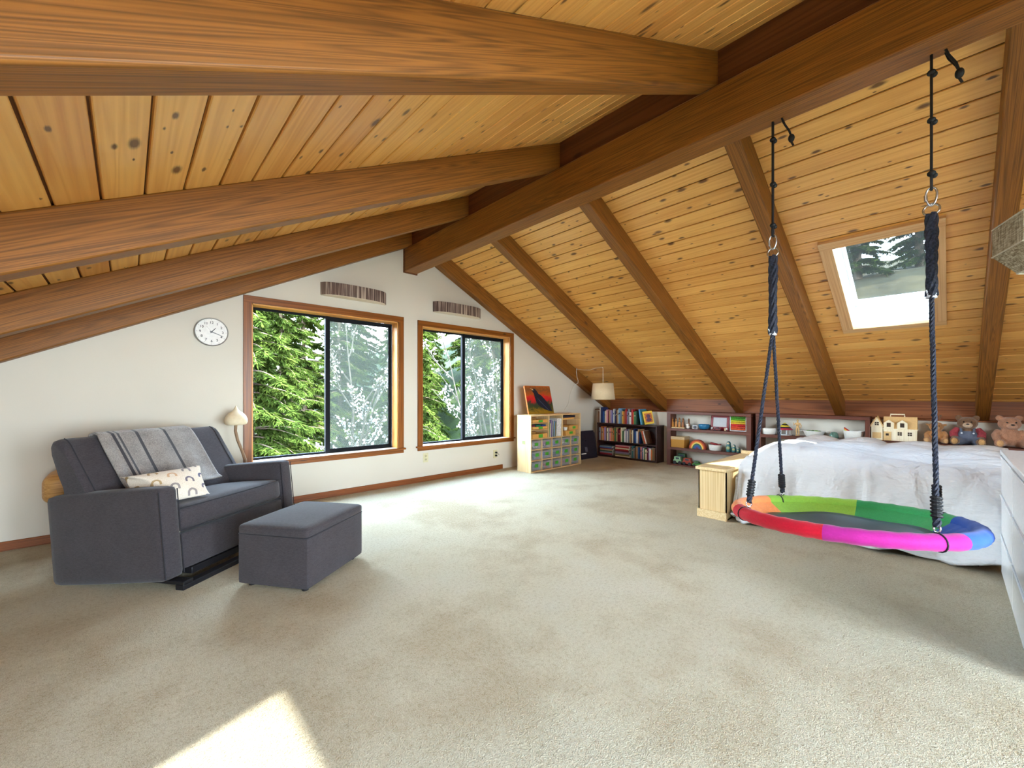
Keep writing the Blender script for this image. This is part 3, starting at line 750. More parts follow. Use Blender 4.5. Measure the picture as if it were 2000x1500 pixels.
def hand(name, deg, L, w, y, col, tail=.012):
    m = MB(); a = R(90-deg); d = Vector((math.cos(a), 0, math.sin(a))); s = Vector((-d.z, 0, d.x))*w
    m.rings([[d*-tail - s + Vector((0, y, 0)), d*-tail + s + Vector((0, y, 0)), d*-tail + s + Vector((0, y-.001, 0)), d*-tail - s + Vector((0, y-.001, 0))],
             [d*L - s*.5 + Vector((0, y, 0)), d*L + s*.5 + Vector((0, y, 0)), d*L + s*.5 + Vector((0, y-.001, 0)), d*L - s*.5 + Vector((0, y-.001, 0))]])
    m.obj(name, col, clk)
hand('hour_hand', 40, .05, .004, -.030, INK); hand('minute_hand', 112, .092, .0033, -.032, plain((52,62,76), .5)); hand('second_hand', 322, .07, .0008, -.0335, plain((140,140,144), .5))

# two wall lights wrapped in thin sticks
t = NT('twig_veneer'); x, y, z = t.sep(t.coord())[:3]
nz = t.noise(t.comb(t.math('MULTIPLY', x, 70), t.math('MULTIPLY', y, 70), t.math('MULTIPLY', z, 1.2)), 1.0, 3, .7)
TW = t.fin(t.ramp(nz, [(.36, lin((70,54,50))), (.5, lin((104,84,78))), (.62, lin((196,178,162)))]), .7, .2)
def sconce(label, x0, x1, z0, z1):
    c = (x0+x1)/2; w = (x1-x0)/2
    r = thing('wall_light', label, 'light', (c, D, (z0+z1)/2), 0, 'twig wall lights'); h = (z1-z0)/2
    def prof(u): return -.115*(1-abs(u)**3.2)**.6 - .004
    N = 26; P = []
    for i in range(N+1):
        u = -1+2*i/N; P.append((w*u, prof(u)))
    m = MB(); m.rings([[(p[0], p[1], zz) for p in P] + [(p[0]*.985, p[1]+.006, zz) for p in P[::-1]] for zz in (-h, h)]); m.obj('shade', TW, r, smooth=40)
    m = MB(); m.prism([(p[0]*.98, p[1]+.004) for p in P] + [(w*.98, 0), (-w*.98, 0)], 'Z', -h-.008, -h+.002); m.obj('diffuser', plain((206,192,170), .7), r)
    m = MB(); m.box(-w*.9, w*.9, -.012, 0, -h*.8, h*.8); m.obj('back_plate', M['white'], r)
sconce('twig-covered wall light above the large window', 1.49, 2.23, 2.158, 2.288)
sconce('twig-covered wall light above the smaller window', 2.87, 3.645, 2.168, 2.298)
IVORY = plain((206,198,160), .4)
def outlet(label, x, z, plug):
    r = thing('wall_outlet', label, 'outlet', (x, D, z), 0, 'ivory wall outlets')
    m = MB(); m.box(-.036, .036, -.006, 0, -.058, .058); m.obj('cover_plate', IVORY, r, bevel=.003)
    for dz in (-.022, .022):
        m = MB(RX90); m.lathe([(.0, .006), (.016, .006), (.015, .009), (.0, .009)], 16, (0, dz, 0), caps=(False, False)); s = m.obj('socket', plain((186,178,142), .4), r)
        m = MB(); m.box(-.008, -.005, -.0094, -.008, dz-.005, dz+.006); m.box(.005, .008, -.0094, -.008, dz-.005, dz+.006); m.obj('slot', INK, s)
    if plug:
        m = MB(); m.cbox((.006, -.02, .02), (.022, .026, .024)); m.cbox((.004, -.02, -.022), (.022, .026, .024)); m.tube([(.006, -.03, .02), (.03, -.035, .005), (.05, -.03, -.02)], .003, 6); m.obj('plug', BLACKW, r, bevel=.003)
outlet('ivory wall outlet below the smaller window', 2.765, .298, False)
outlet('ivory wall outlet with two black plugs beside the cubby shelf', 3.93, .232, True)

# ------------------------------------------------------------------ bed, bench, dresser
DUVET = NT('white_duvet'); t = DUVET
f1 = t.noise(t.coord((1,1.5,1), loc=(3,1,0)), 4.2, 3, .5, .5); f2 = t.noise(t.coord((1,1,2.5)), 16, 3, .5); f3 = t.noise(t.coord(), 300, 2)
t.bump(t.math('ADD', t.math('MULTIPLY', f1, 1.0), t.math('ADD', t.math('MULTIPLY', f2, .3), t.math('MULTIPLY', f3, .01))), .62, .07)
DUV = t.fin(lin((222,223,226)), .85, .15); t.b.inputs['Sheen Weight'].default_value = .1
bed = thing('bed', 'bed covered by a puffy white duvet hanging almost to the carpet', 'bed', (4.91, .505, 0))
m = MB(); m.box(-.98, 1.02, -.72, .755, .06, .24); m.obj('bed_frame', plain((60,62,74), .6), bed)
for px in (-.9, .95):
    for py in (-.6, .6):
        m = MB(); m.box(px-.03, px+.03, py-.03, py+.03, 0, .07); m.obj('leg', plain((40,42,50), .6), bed)
m = MB(); m.cushion((2.0, 1.50, .28), .05, (0,0,.01), 10, Matrix.Translation((.02, .015, .38))); m.obj('mattress', M['white'], bed, smooth=60)
rnd = random.Random(4)
ph = [rnd.random()*6 for _ in range(12)]
def quilt(x, y):
    """gentle pillows between the stitched lines, 0..1"""
    a = abs(math.sin(PI*(x+.1)/.42)); b = abs(math.sin(PI*(y+.05)/.40))
    return (a**.5)*(b**.5)
def duvet_pt(px, py):
    # flat duvet coordinates -> draped surface; px from -1.62 (hem at the foot) to 1.0, py from -.74 to 1.24 (hem on the bench side)
    hx, hy = -.99, .76; rad = .13; top = .585
    def fold(d, k, spread=.05):   # d = distance past the mattress edge (>0 hangs down)
        if d <= -rad: return (d, 0.0)
        a = (d+rad)/rad
        if a < PI/2: return (-rad + rad*math.sin(a), -rad*(1-math.cos(a)))
        h = d + rad - rad*PI/2
        return (0.0 + spread*min(1, h/.3) + spread*.36*math.sin(k)*min(1, h/.2), -rad - h)
    q = quilt(px, py)
    wr = .006*math.sin(px*11+ph[0]+3*math.sin(py*5)) + .005*math.sin(py*13+px*6+ph[1])
    dx, zx = fold(hx-px, py*9+ph[2]); dy, zy = fold(py-hy, px*8+ph[3], .012)
    X = hx - dx; Y = hy + dy
    z = top + min(zx, zy) if (zx < -.02 and zy < -.02) else top + zx + zy
    crown = .055*max(0, 1-((px+.55)/.75)**2)*max(0, 1-((py-.33)/.5)**2)
    puff = .036*q + wr*1.3
    hang = min(1, (-min(zx, zy))/.1)
    if zx < zy: X -= puff*hang
    elif zy < zx: Y += puff*hang*.5
    z += (puff+crown)*(1-hang)
    lim = .075 + .03*math.sin(py*6+ph[4]) + .02*math.sin(py*15+px*9)
    if z < lim: 
        over = lim - z; z = lim - .02*math.sin(over*9); X -= .0 if zx >= zy else over*.10; Y += over*.05 if zy < zx else 0
    return (X, Y, z)
m = MB(); m.grid(lambda u, v: duvet_pt(-1.56+2.56*u, -.86+2.08*v), 110, 84)
m.obj('duvet', DUV, bed, smooth=180, mods=(('SOLIDIFY', dict(thickness=.03, offset=-1)),))

bench = thing('storage_bench', 'pale pine storage bench at the bed side with an overhanging lid', 'bench', (3.78, 1.318, 0))
# footprint x 0..1.2, y 0..0.289
m = MB(); m.box(.02, .03, .012, .252, .0, .425); m.box(.02, 1.2, .242, .252, 0, .425); m.box(.02, 1.2, .012, .022, 0, .425); m.box(1.19, 1.2, .012, .252, 0, .425); m.box(.02, 1.2, .012, .252, 0, .015); m.obj('body', M['pine'], bench)
m = MB(); m.box(-.005, .02, .006, .258, .0, .07); m.obj('plinth', M['pine_x'], bench, bevel=.003)
m = MB(); m.box(-.015, 1.2, -.002, .268, .425, .452); m.obj('lid', M['pine_x'], bench, bevel=.004)
m = MB(); m.box(1.165, 1.2, .0, .265, .452, .485); m.obj('back_lip', M['pine_x'], bench, bevel=.003)

dr = thing('dresser', 'glossy white chest of drawers close to the camera beside the bed', 'dresser', (3.80, -.205, 0))
# front face at y=0 of the local frame, running to -X
DL = 1.3
m = MB(); m.box(-DL, 0, -.47, -.02, .03, .745); m.box(-DL+.02, -.02, -.45, -.04, 0, .03); m.obj('carcass', M['white_gloss'], dr, bevel=.002)
m = MB(); m.box(-DL-.005, .004, -.475, .004, .748, .772); m.obj('top', M['white_gloss'], dr, bevel=.003)
rows = [(.06, .27), (.276, .49), (.496, .60), (.606, .742)]
rows = [(.045, .272), (.279, .506), (.513, .741)]
for c in range(2):
    xa, xb = (-.004, -DL/2+.003) if c == 0 else (-DL/2-.003, -DL+.004)
    for (a, b) in rows:
        m = MB(); m.box(xb, xa, -.02, -.001, a, b); d = m.obj('drawer', M['white_gloss'], dr, bevel=.003)
        m = MB(); m.box(xb+.01, xa-.01, -.001, .006, b-.012, b); m.obj('pull_edge', M['white_gloss'], d, bevel=.002)
# ------------------------------------------------------------------ round swing hung from the ridge beam
SC_, SR, SZ = Vector((2.59, .366, 0)), .455, .493
sw = thing('round_swing', 'round rainbow-rimmed saucer swing hanging on black ropes from the ridge beam', 'swing', (2.59, .365, 0))
ROPE = NT('black_rope'); t = ROPE
x, y, z = t.sep(t.coord())[:3]
tw = t.math('SINE', t.math('ADD', t.math('MULTIPLY', z, 260.0), t.math('MULTIPLY', t.math('ARCTAN2', y, x), 3.0)))
n_ = t.noise(t.coord(), 120, 2)
ROPE = t.fin(t.ramp(n_, [(.35, lin((18,20,28))), (.7, lin((52,56,74)))]), .7, .3)
CORD = plain((20,20,24), .6)
STEEL = plain((190,192,196), .22, .95)
TX_, TY_ = -.063, -.053
def ring_z(a, r=.455): return SZ + TX_*r*math.cos(a) + TY_*r*math.sin(a)
COLS = [('yellow_green', (150,200,74)), ('orange', (246,150,88)), ('red', (204,16,46)), ('magenta', (164,26,126)), ('blue', (38,84,176)), ('green', (58,160,92))]
MATC = plain((50,62,84), .42)
for k, (nm, rgb) in enumerate(COLS):
    a0, a1 = R(60*k), R(60*k+60)
    mat = fabric('swing_%s_fabric' % nm, rgb, 160, .1, .7, .1)
    def f(u, v):
        a = a0 + (a1-a0)*u; b = 2*PI*v*.72 - 2.1
        rr = .034 + .002*math.sin(a*40) ; 
        return ((SR+rr*math.cos(b))*math.cos(a), (SR+rr*math.cos(b))*math.sin(a), ring_z(a)+rr*math.sin(b))
    m = MB(); rs = []
    N = 16
    for i in range(N+1):
        a = a0 + (a1-a0)*i/N; rr = .033*(1.04 if i in (0, N) else 1) + .0018*math.sin(a*34)
        ring = []
        for q in range(14):
            b = 2*PI*q/14; ring.append(((SR+rr*math.cos(b))*math.cos(a), (SR+rr*math.cos(b))*math.sin(a), ring_z(a)+rr*math.sin(b)))
        rs.append(ring)
    m.rings(rs)
    # inner band of cloth running down to the mat
    def band(u, v):
        a = a0 + (a1-a0)*u; r = SR - .02 - .105*v; sag = -.012 - .045*v
        return (r*math.cos(a), r*math.sin(a), ring_z(a) + sag + .022*(1-v) + .0035*math.sin(a*46+v*5)*math.sin(PI*v))
    m.grid(band, 24, 5)
    o = m.obj('rim_sleeve', mat, sw, smooth=60); o['label'] = '%s rim sleeve' % nm.replace('_', ' ')
m = MB()
m.grid(lambda u, v: ((SR-.118)*v*math.cos(2*PI*u), (SR-.118)*v*math.sin(2*PI*u), ring_z(2*PI*u, (SR-.118)*v)-.040-.022*(1-v*v) + .006*math.sin(2*PI*u*5)*v*v), 48, 8)
m.obj('seat_mat', MATC, sw, smooth=60, mods=(('SOLIDIFY', dict(thickness=.004)),))
def wound(p0, p1, r, n=4, turns=9, wob=0.0):
    """twisted multi-strand rope"""
    m = MB(); p0 = Vector(p0); p1 = Vector(p1); d = p1-p0; L = d.length; t_ = d.normalized(); u = t_.orthogonal().normalized(); w = t_.cross(u); N = max(12, int(L/.012))
    for s in range(n):
        pts = []
        for i in range(N+1):
            f = i/N; a = 2*PI*(s/n + f*L*turns); rr = r*.52*(1+wob*math.sin(f*L*19))
            pts.append(p0 + d*f + (u*math.cos(a) + w*math.sin(a))*rr)
        m.tube(pts, r*.56, 5)
    return m
LOCAL = lambda x, y, z: Vector((x-2.59, y-.365, z))
for (yy, ztop, zring, ztie, kn, (fa, fb)) in ((.668, 2.6, 1.862, 1.435, (2.50, 2.256, 2.03), ((2.31, .702), (2.868, .69))), (.058, 2.6, 1.898, 1.535, (2.52, 2.31, 2.075), ((2.285, .036), (2.88, .045)))):
    y0 = yy
    # thin doubled strap down to the carabiner
    m = MB()
    zc0 = zring+.105
    for dx in (-.005, .005):
        m.tube([LOCAL(2.59+dx, y0, 2.60), LOCAL(2.59+dx*.8, y0, kn[0]), LOCAL(2.59+dx, y0, kn[1]), LOCAL(2.59+dx*.6, y0, kn[2]), LOCAL(2.59+dx*2.4, y0, zc0+.03), LOCAL(2.59+dx*1.5, y0, zc0)], .0055, 6)
    strap = m.obj('strap', CORD, sw, smooth=60)
    for z in kn:
        m = MB(); m.ell(LOCAL(2.59, y0, z), (.015, .015, .013)); m.ell(LOCAL(2.594, y0-.008, z-.01), (.012, .012, .012)); m.obj('knot', CORD, strap, smooth=60)
    m = MB()
    yt = y0-.062
    for dx in (-.012, .012): m.tube([LOCAL(2.60+dx, yt+.02, 2.60), LOCAL(2.60+dx*1.2, yt+.01, 2.565), LOCAL(2.60+dx*.8, yt-.012, 2.52), LOCAL(2.60, yt-.02, 2.49)], .005, 6)
    m.ell(LOCAL(2.60, yt-.022, 2.475), (.016, .015, .022)); m.tube([LOCAL(2.60, yt-.02, 2.46), LOCAL(2.606, yt-.03, 2.435)], .005, 5)
    m.obj('strap_tail', CORD, sw, smooth=60)
    # carabiner and ring
    m = MB(); P = []
    for i in range(20):
        a = 2*PI*i/20; w_ = .012 + .008*(math.sin(a)*-.5+.5 if False else (1-math.sin(a))*.5); P.append(LOCAL(2.59+.0*math.cos(a), y0 + (.017-.004*math.sin(a)*-1)*math.cos(a), zring+.075+.04*math.sin(a)))
    m.tube(P, .0042, 7, closed=True); m.tube([LOCAL(2.59, y0+.017, zring+.06), LOCAL(2.59, y0+.0185, zring+.085)], .0062, 8); m.obj('carabiner', STEEL, sw, smooth=60)
    m = MB(); m.tube([LOCAL(2.59+.006*math.sin(a), y0+.026*math.cos(a), zring+.018+.026*math.sin(a)) for a in [2*PI*i/22 for i in range(22)]], .0042, 7, closed=True); m.obj('ring', STEEL, sw, smooth=60)
    # four-strand bundle, then two ropes spreading to the rim
    m = wound(LOCAL(2.59, y0, zring), LOCAL(2.59, y0, ztie), .021, 4, 4.5, .16); m.obj('rope_bundle', ROPE, sw, smooth=60)
    m = MB(); m.lathe([(.012, -.012), (.019, -.009), (.017, 0), (.019, .009), (.012, .012)], 12, LOCAL(2.59, y0, ztie)); m.tube([LOCAL(2.58, y0+.012, ztie+.01), LOCAL(2.57, y0+.016, ztie+.025)], .003, 5); m.obj('zip_tie', plain((206,214,226), .4), sw, smooth=60)
    for (xx, yy2) in (fa, fb):
        a = math.atan2(yy2-.365, xx-2.59); zz = ring_z(a) + .03
        p1 = LOCAL(xx, yy2, zz+.028)
        top_ = LOCAL(2.59 + (xx-2.59)*.03, y0, ztie)
        m = wound(top_, p1 + (top_-p1)*.10, .0092, 3, 16); rope = m.obj('rope', ROPE, sw, smooth=60)
        m = MB(); dd = (top_-p1).normalized()
        Mx = dd.to_track_quat('Z', 'Y').to_matrix().to_4x4()
        base = p1 + (top_-p1)*.035
        prof = []
        for i in range(6): prof += [(.014, .014*i), (.0185, .014*i+.003), (.0185, .014*i+.009), (.014, .014*i+.012)]
        m.lathe(prof, 12, base, Mx.to_3x3().to_4x4()); m.obj('rope_adjuster', CORD, rope)
        m = wound(p1, base, .0125, 3, 16); m.obj('rope_loop', ROPE, rope, smooth=60)
        m = MB(); m.tube([p1 + Vector((.013*math.cos(q)*math.cos(a), .013*math.cos(q)*math.sin(a), -.006+.014*math.sin(q))) for q in [2*PI*i/14 for i in range(14)]], .0036, 6, closed=True); m.obj('eyelet', STEEL, rope, smooth=60)
        m = MB()
        rr = .0355
        m.tube([Vector(((SR+rr*math.cos(b))*math.cos(a), (SR+rr*math.cos(b))*math.sin(a), ring_z(a)+rr*math.sin(b))) for b in [2*PI*i/16 for i in range(16)]], .0026, 6, closed=True); m.obj('rim_strap', CORD, rope, smooth=60)

# ------------------------------------------------------------------ pendant at the frame edge
t = NT('woven_grass'); a_ = t.noise(t.coord((1,1,.12)), 150, 2, .6); b_ = t.noise(t.coord((.15,.15,1)), 220, 2, .6)
WOVEN = t.fin(t.ramp(t.math('MULTIPLY', t.math('ADD', a_, b_), .5), [(.36, lin((112,98,76))), (.5, lin((158,146,122))), (.64, lin((198,188,164)))]), .8, .1)
pen = thing('pendant_lamp', 'woven grey-beige lantern pendant hanging beside the ridge beam', 'lamp', (2.59, -.335, 0))
def hexring(r, z, inn=0): return [Vector(((r-inn)*math.cos(R(60*k+17)), (r-inn)*math.sin(R(60*k+17)), z)) for k in range(6)]
m = MB(); m.rings([hexring(.085, 1.885), hexring(.222, 1.785), hexring(.222, 1.672), hexring(.155, 1.588)], False, False); m.obj('shade', WOVEN, pen, mods=(('SOLIDIFY', dict(thickness=.006)),))
for (r, z) in ((.222, 1.785), (.222, 1.672), (.155, 1.588), (.085, 1.885)):
    m = MB(); m.tube(hexring(r+.001, z), .003, 6, closed=True); m.obj('wire_hoop', plain((196,188,168), .5), pen)
m = MB(); m.tube([(0,0,1.80), (0,0,2.585)], .004, 6); m.obj('cord', plain((220,214,200), .5), pen)
m = MB(); m.lathe([(.05, 2.575), (.05, 2.59), (.01, 2.595)], 20); m.obj('ceiling_cup', M['white'], pen)
m = MB(); m.lathe([(.018, 1.86), (.018, 1.80)], 12); m.ell((0, 0, 1.765), (.03, .03, .038)); m.obj('bulb', plain((238,234,226), .3), pen, smooth=40)
# ------------------------------------------------------------------ bookcase, shelf units and what stands on them
bc = thing('bookcase', 'low dark espresso bookcase full of books in the corner under the slope', 'bookcase', (6.18, 3.21, 0))
ES = M['espresso']
for nm, b in (('side_panel', (0, .24, 0, .02, 0, .595)), ('side_panel', (0, .24, 1.12, 1.14, 0, .595)), ('top_panel', (-.004, .24, -.004, 1.144, .575, .597)), ('shelf', (0, .235, .02, 1.12, .262, .284)), ('bottom_panel', (0, .235, .02, 1.12, .0, .03)), ('back_panel', (.228, .236, .02, 1.12, .03, .575))):
    m = MB(); m.box(*b); m.obj(nm, ES, bc, bevel=.0015)
ORD = ['first','second','third','fourth','fifth','sixth','seventh','eighth','ninth','tenth','eleventh','twelfth','thirteenth','fourteenth','fifteenth','sixteenth','seventeenth','eighteenth','nineteenth','twentieth','twenty-first','twenty-second','twenty-third','twenty-fourth','twenty-fifth','twenty-sixth','twenty-seventh','twenty-eighth','twenty-ninth','thirtieth','thirty-first','thirty-second','thirty-third','thirty-fourth','thirty-fifth','thirty-sixth','thirty-seventh','thirty-eighth']
BC = {'navy': (34,48,92), 'blue': (52,92,150), 'pale blue': (120,164,200), 'grey': (126,128,134), 'white': (222,220,216), 'cream': (224,210,178), 'pink': (206,140,146), 'maroon': (104,28,44), 'red': (170,44,44), 'orange': (206,110,52), 'tan': (178,140,98), 'brown': (110,72,50), 'yellow': (222,182,64), 'green': (64,112,68), 'dark green': (38,66,48), 'lilac': (140,122,160), 'teal': (60,120,126), 'black': (38,36,42), 'olive': (122,112,66), 'sky blue': (86,150,206)}
PAGES = plain((226,218,200), .8)
def book(label, col, loc, th, h, dep, group, lean=0.0, flat=False):
    """spine towards -X; th along Y (or Z when flat)"""
    m = MB(Matrix.Rotation(lean, 4, 'X'))
    if flat: dims = lambda a, b, c, d, e, f: m.box(a, b, e*0+c, d, e, f)
    c = .0022
    if not flat:
        m.box(0, dep, -th, -th+c, 0, h, mi=0); m.box(0, dep, -c, 0, 0, h, mi=0); m.box(0, c, -th+c, -c, 0, h, mi=0); m.box(c, dep-.004, -th+c, -c, .003, h-.003, mi=1)
        if rb.random() < .3: m.box(-.0006, 0, -th+.003, -.003, h*.62, h*.72, mi=2)
    else:
        m.box(0, dep, -h, 0, 0, c, mi=0); m.box(0, dep, -h, 0, th-c, th, mi=0); m.box(0, c, -h, 0, c, th-c, mi=0); m.box(c, dep-.004, -h+.003, -.003, c, th-c, mi=1)
    o = m.obj('book', [plain(BC[col], .5, 0, .12), PAGES, plain((170,162,140) if col in ('navy','blue','maroon','black','brown','dark green','red','green','teal') else (70,62,60), .5)])
    o.location = loc
    return tag(o, label, 'book', group)
rb = random.Random(11)
def row(cols, y, z, hmin, hmax, tmin, tmax, where, group, x=6.19, talls=(), leans={}, ystop=3.235, gap=.0006):
    n = 0
    for i, c in enumerate(cols):
        h = rb.uniform(hmin, hmax); th = rb.uniform(tmin, tmax)
        if i in talls: h = talls[i]
        ln = leans.get(i, 0.0)
        w = th/math.cos(ln) if ln else th
        if y - w < ystop: break
        size = ('tall ' if h > hmin+.7*(hmax-hmin) else 'short ' if h < hmin+.25*(hmax-hmin) else '') + ('thick ' if th > tmin+.7*(tmax-tmin) else 'thin ' if th < tmin+.3*(tmax-tmin) else '')
        book('%s%s book, %s from the window wall, %s' % (size, c, ORD[i], where), c, (x+rb.uniform(0, .025), y, z), th, h, rb.uniform(.14, .185), group, ln)
        y -= w + gap + (.0 if not ln else 0)
        n += 1
    return y
TOP = ['white','navy','navy','blue','grey','cream','pink','maroon','tan','lilac','blue','white','grey','navy','brown','cream','pale blue','grey','yellow','orange','tan','red','lilac','grey','white','red','orange','green','dark green','olive','black']
yt = row(TOP, 4.322, .5985, .20, .262, .017, .036, 'bookcase top', 'books on top of the bookcase', talls={0: .27, 1: .275, 2: .262, 11: .25, 12: .25}, ystop=3.55)
b = book('small brown book leaning out past the window-wall end of the bookcase top', 'brown', (6.20, 4.346, .5985), .02, .20, .15, 'books on top of the bookcase')
o = book('tall pale blue book leaning beside the yellow book on the bookcase top', 'sky blue', (6.19, 3.515, .599), .02, .255, .2, 'books on top of the bookcase', R(-9)); o.location.y = 3.500; o.location.z += .004
o = book('tall green book leaning beside the yellow book on the bookcase top', 'teal', (6.19, 3.48, .599), .014, .245, .2, 'books on top of the bookcase', R(-9)); o.location.y = 3.476; o.location.z += .003
yb = thing('picture_book', 'yellow picture book with an orange cover picture leaning at the end of the bookcase top', 'book', (6.205, 3.435, .603), 0, 'books on top of the bookcase')
YM = Matrix.Rotation(R(-13), 4, 'X') @ Matrix.Rotation(R(-38), 4, 'Z')
m = MB(YM); m.box(0, .16, -.018, 0, 0, .215); m.obj('cover', plain((226,190,60), .45), yb, bevel=.001)
m = MB(YM); m.box(.018, .142, -.0195, -.0178, .03, .18); m.obj('cover_picture', plain((190,104,50), .5, 0, .4), yb)
m = MB(YM); m.ell((.08, -.020, .13), (.032, .002, .034)); m.ell((.08, -.020, .07), (.045, .002, .03)); m.obj('cover_figure', plain((92,58,84), .5), yb)
MID = ['grey','orange','tan','orange','lilac','brown','cream','grey','pink','orange','tan','orange','olive','green','tan','maroon','maroon','red','cream','green','grey','white','lilac','white','grey','tan','brown','cream','navy','blue','white','tan','navy','pale blue','blue','sky blue','pink','orange']
ym = row(MID, 4.322, .2855, .185, .245, .017, .030, 'middle shelf', 'books on the middle shelf', ystop=3.52)
for i, c in enumerate(('olive', 'red', 'orange', 'white', 'brown')):
    o = book('%s book leaning at the open end of the middle shelf, %s of five' % (c, ORD[i]), c, (6.20, ym-.064-i*.0152, .2862), .0135, .215, .17, 'books on the middle shelf', R(-16))
    o.location.z = .2862 + .0135*math.sin(R(16))
LOW = ['grey','teal','grey','brown','tan','blue','navy','pink','blue','white','green','cream','maroon','lilac','white','orange','olive','brown']
yl = row(LOW, 3.69, .0315, .16, .215, .018, .030, 'upright on the bottom shelf', 'upright books on the bottom shelf', ystop=3.235)
for s, (y0, cs, nm) in enumerate(((4.315, ['maroon','red','grey','dark green','tan','maroon','blue','grey'], 'nearest the window wall'), (3.995, ['cream','olive','grey','lilac','maroon','red','cream','red','pink'], 'beside the upright books'))):
    z = .0315
    for i, c in enumerate(cs):
        th = rb.uniform(.014, .026)
        if z + th > .235: break
        book('%s book lying %s from the bottom, pile %s' % (c, ORD[i], nm), c, (6.195+rb.uniform(0, .012), y0-rb.uniform(0, .006), z), th, rb.uniform(.25, .285), .18, 'piled books on the bottom shelf', 0, True); z += th + .0006

W_, WZ = M['shelfwood'], M['shelfwood_z']
def unit(label, y0, y1, top, shelves, low, ups):
    r = thing('wall_shelf', label, 'shelf', (6.19, 0, 0))
    m = MB(); m.box(0, .205, y0, y1, top-.042, top); m.obj('top_rail', W_, r, bevel=.003)
    for (a, b, za, zb) in ups: m = MB(); m.box(.002, .205, a, b, za, zb); m.obj('upright', WZ, r, bevel=.003)
    for (za, zb) in shelves: m = MB(); m.box(.001, .205, y0+.004, y1-.004, za, zb); m.obj('shelf', W_, r, bevel=.003)
    return r
unit('dark stained shelf unit with three shelves of toys beside the bookcase', 1.856, 3.05, .838, ((.538, .578), (.243, .283), (0, .024)), 0, ((2.99, 3.05, 0, .796), (1.856, 1.915, 0, .796)))
unit('dark stained shelf unit holding white bowls behind the bed', .632, 1.80, .845, ((.53, .571),), 0, ((1.735, 1.80, 0, .803), (.632, .675, 0, .803)))
r = thing('wall_shelf', 'dark stained open shelf with the dollhouse and teddy bears behind the bed', 'shelf', (6.19, 0, 0))
m = MB(); m.box(0, .205, -1.6, .627, .543, .584); m.obj('shelf', W_, r, bevel=.003)
for a in (-.33, -1.3): m = MB(); m.box(.02, .205, a, a+.08, 0, .543); m.obj('upright', WZ, r, bevel=.003)
m = MB(); m.box(.02, .205, .575, .627, 0, .543); m.obj('upright', WZ, r, bevel=.003)

ZA, ZB, ZC1, ZU2, ZU3 = .5785, .2835, .0245, .5715, .5845
def one(name, label, cat, mb, mat, loc, group=None, **kw):
    o = mb.obj(name, mat, None, **kw); o.location = loc; return tag(o, label, cat, group)
TOYW = M['toywood']
stand = one('display_plinth', 'thin pale wooden plinth under the carved figures', 'plinth', MB().box(-.045, .045, -.115, .115, 0, .014), M['pine_x'], (6.265, 2.90, ZA), bevel=.002)
def peg(label, y, z, h, hat, mat, x=6.262):
    r = thing('carved_figure', label, 'figurine', (x, y, z), 0, 'carved wooden figures')
    m = MB(); m.lathe([(.018, 0), (.022, .01), (.019, h*.35), (.014, h*.55), (.010, h*.6)], 12); m.obj('body', mat, r, smooth=60)
    m = MB(); m.ell((0, 0, h*.72), (.014, .014, h*.14)); m.obj('head', mat, r, smooth=60)
    m = MB()
    if hat == 'cone': m.lathe([(.016, h*.78), (.004, h)], 12)
    elif hat == 'flat': m.lathe([(.016, h*.8), (.016, h*.88), (.010, h)], 12)
    else: m.ell((0, 0, h*.86), (.013, .013, h*.1))
    m.obj('hat', plain((120,74,40), .6), r, smooth=60)
peg('amber carved figure with a flat cap, at the bookcase end of the plinth', 2.99, ZA+.0145, .155, 'flat', plain((206,140,60), .5))
peg('brown carved figure with a rounded hood, second along the plinth', 2.935, ZA+.0145, .15, 'round', TOYW)
peg('carved figure with a tall pointed hat, third along the plinth', 2.88, ZA+.0145, .152, 'cone', TOYW)
peg('carved figure with a pointed hat, last on the plinth', 2.823, ZA+.0145, .148, 'cone', plain((150,96,58), .5))
peg('dark carved figure standing off the plinth behind the white dog', 2.755, ZA, .16, 'round', plain((112,74,52), .6), 6.31)
dog = thing('toy_dog', 'small white and tan toy dog on the top shelf beside the carved figures', 'toy', (6.235, 2.735, ZA))
m = MB(); m.ell((0, 0, .025), (.03, .026, .024)); m.ell((-.012, .0, .058), (.022, .024, .022)); m.obj('body', plain((222,214,206), .6), dog, smooth=180)
for s in (-1, 1): m = MB(); m.ell((-.008, s*.022, .06), (.008, .006, .018)); m.obj('ear', plain((160,120,92), .6), dog, smooth=180)
cam_ = thing('toy_camera', 'small white toy camera with a round lens beside the blue bowl', 'toy', (6.25, 2.635, ZA))
m = MB(); m.box(-.014, .014, -.036, .036, 0, .062); m.obj('body', plain((196,196,198), .5), cam_, bevel=.006)
m = MB(Matrix.Rotation(R(-90), 4, 'Y')); m.lathe([(.0, .012), (.022, .012), (.022, .024), (.016, .026), (.0, .026)], 16, (.03, -.004, 0), caps=(False, False)); m.obj('lens', plain((70,72,80), .3), cam_)
m = MB(); m.lathe([(.03, 0), (.06, .012), (.076, .04), (.078, .07), (.072, .078), (.068, .07), (.066, .04), (.05, .016), (.0, .014)], 24, caps=(True, False)); one('bowl', 'glossy blue pot on the top shelf beside the red drawing toy', 'bowl', m, plain((36,108,150), .25), (6.285, 2.517, ZA), smooth=50)
et = thing('drawing_toy', 'dark red framed drawing toy with a grey screen', 'toy', (6.30, 2.305, ZA+.001))
EM = Matrix.Rotation(R(8), 4, 'Y')
RED = plain((128,24,34), .35)
m = MB(EM)
for b in ((0, .022, -.125, .125, 0, .05), (0, .022, -.125, .125, .185, .215), (0, .022, -.125, -.095, .05, .185), (0, .022, .095, .125, .05, .185)): m.box(*b)
m.obj('housing', RED, et, bevel=.004)
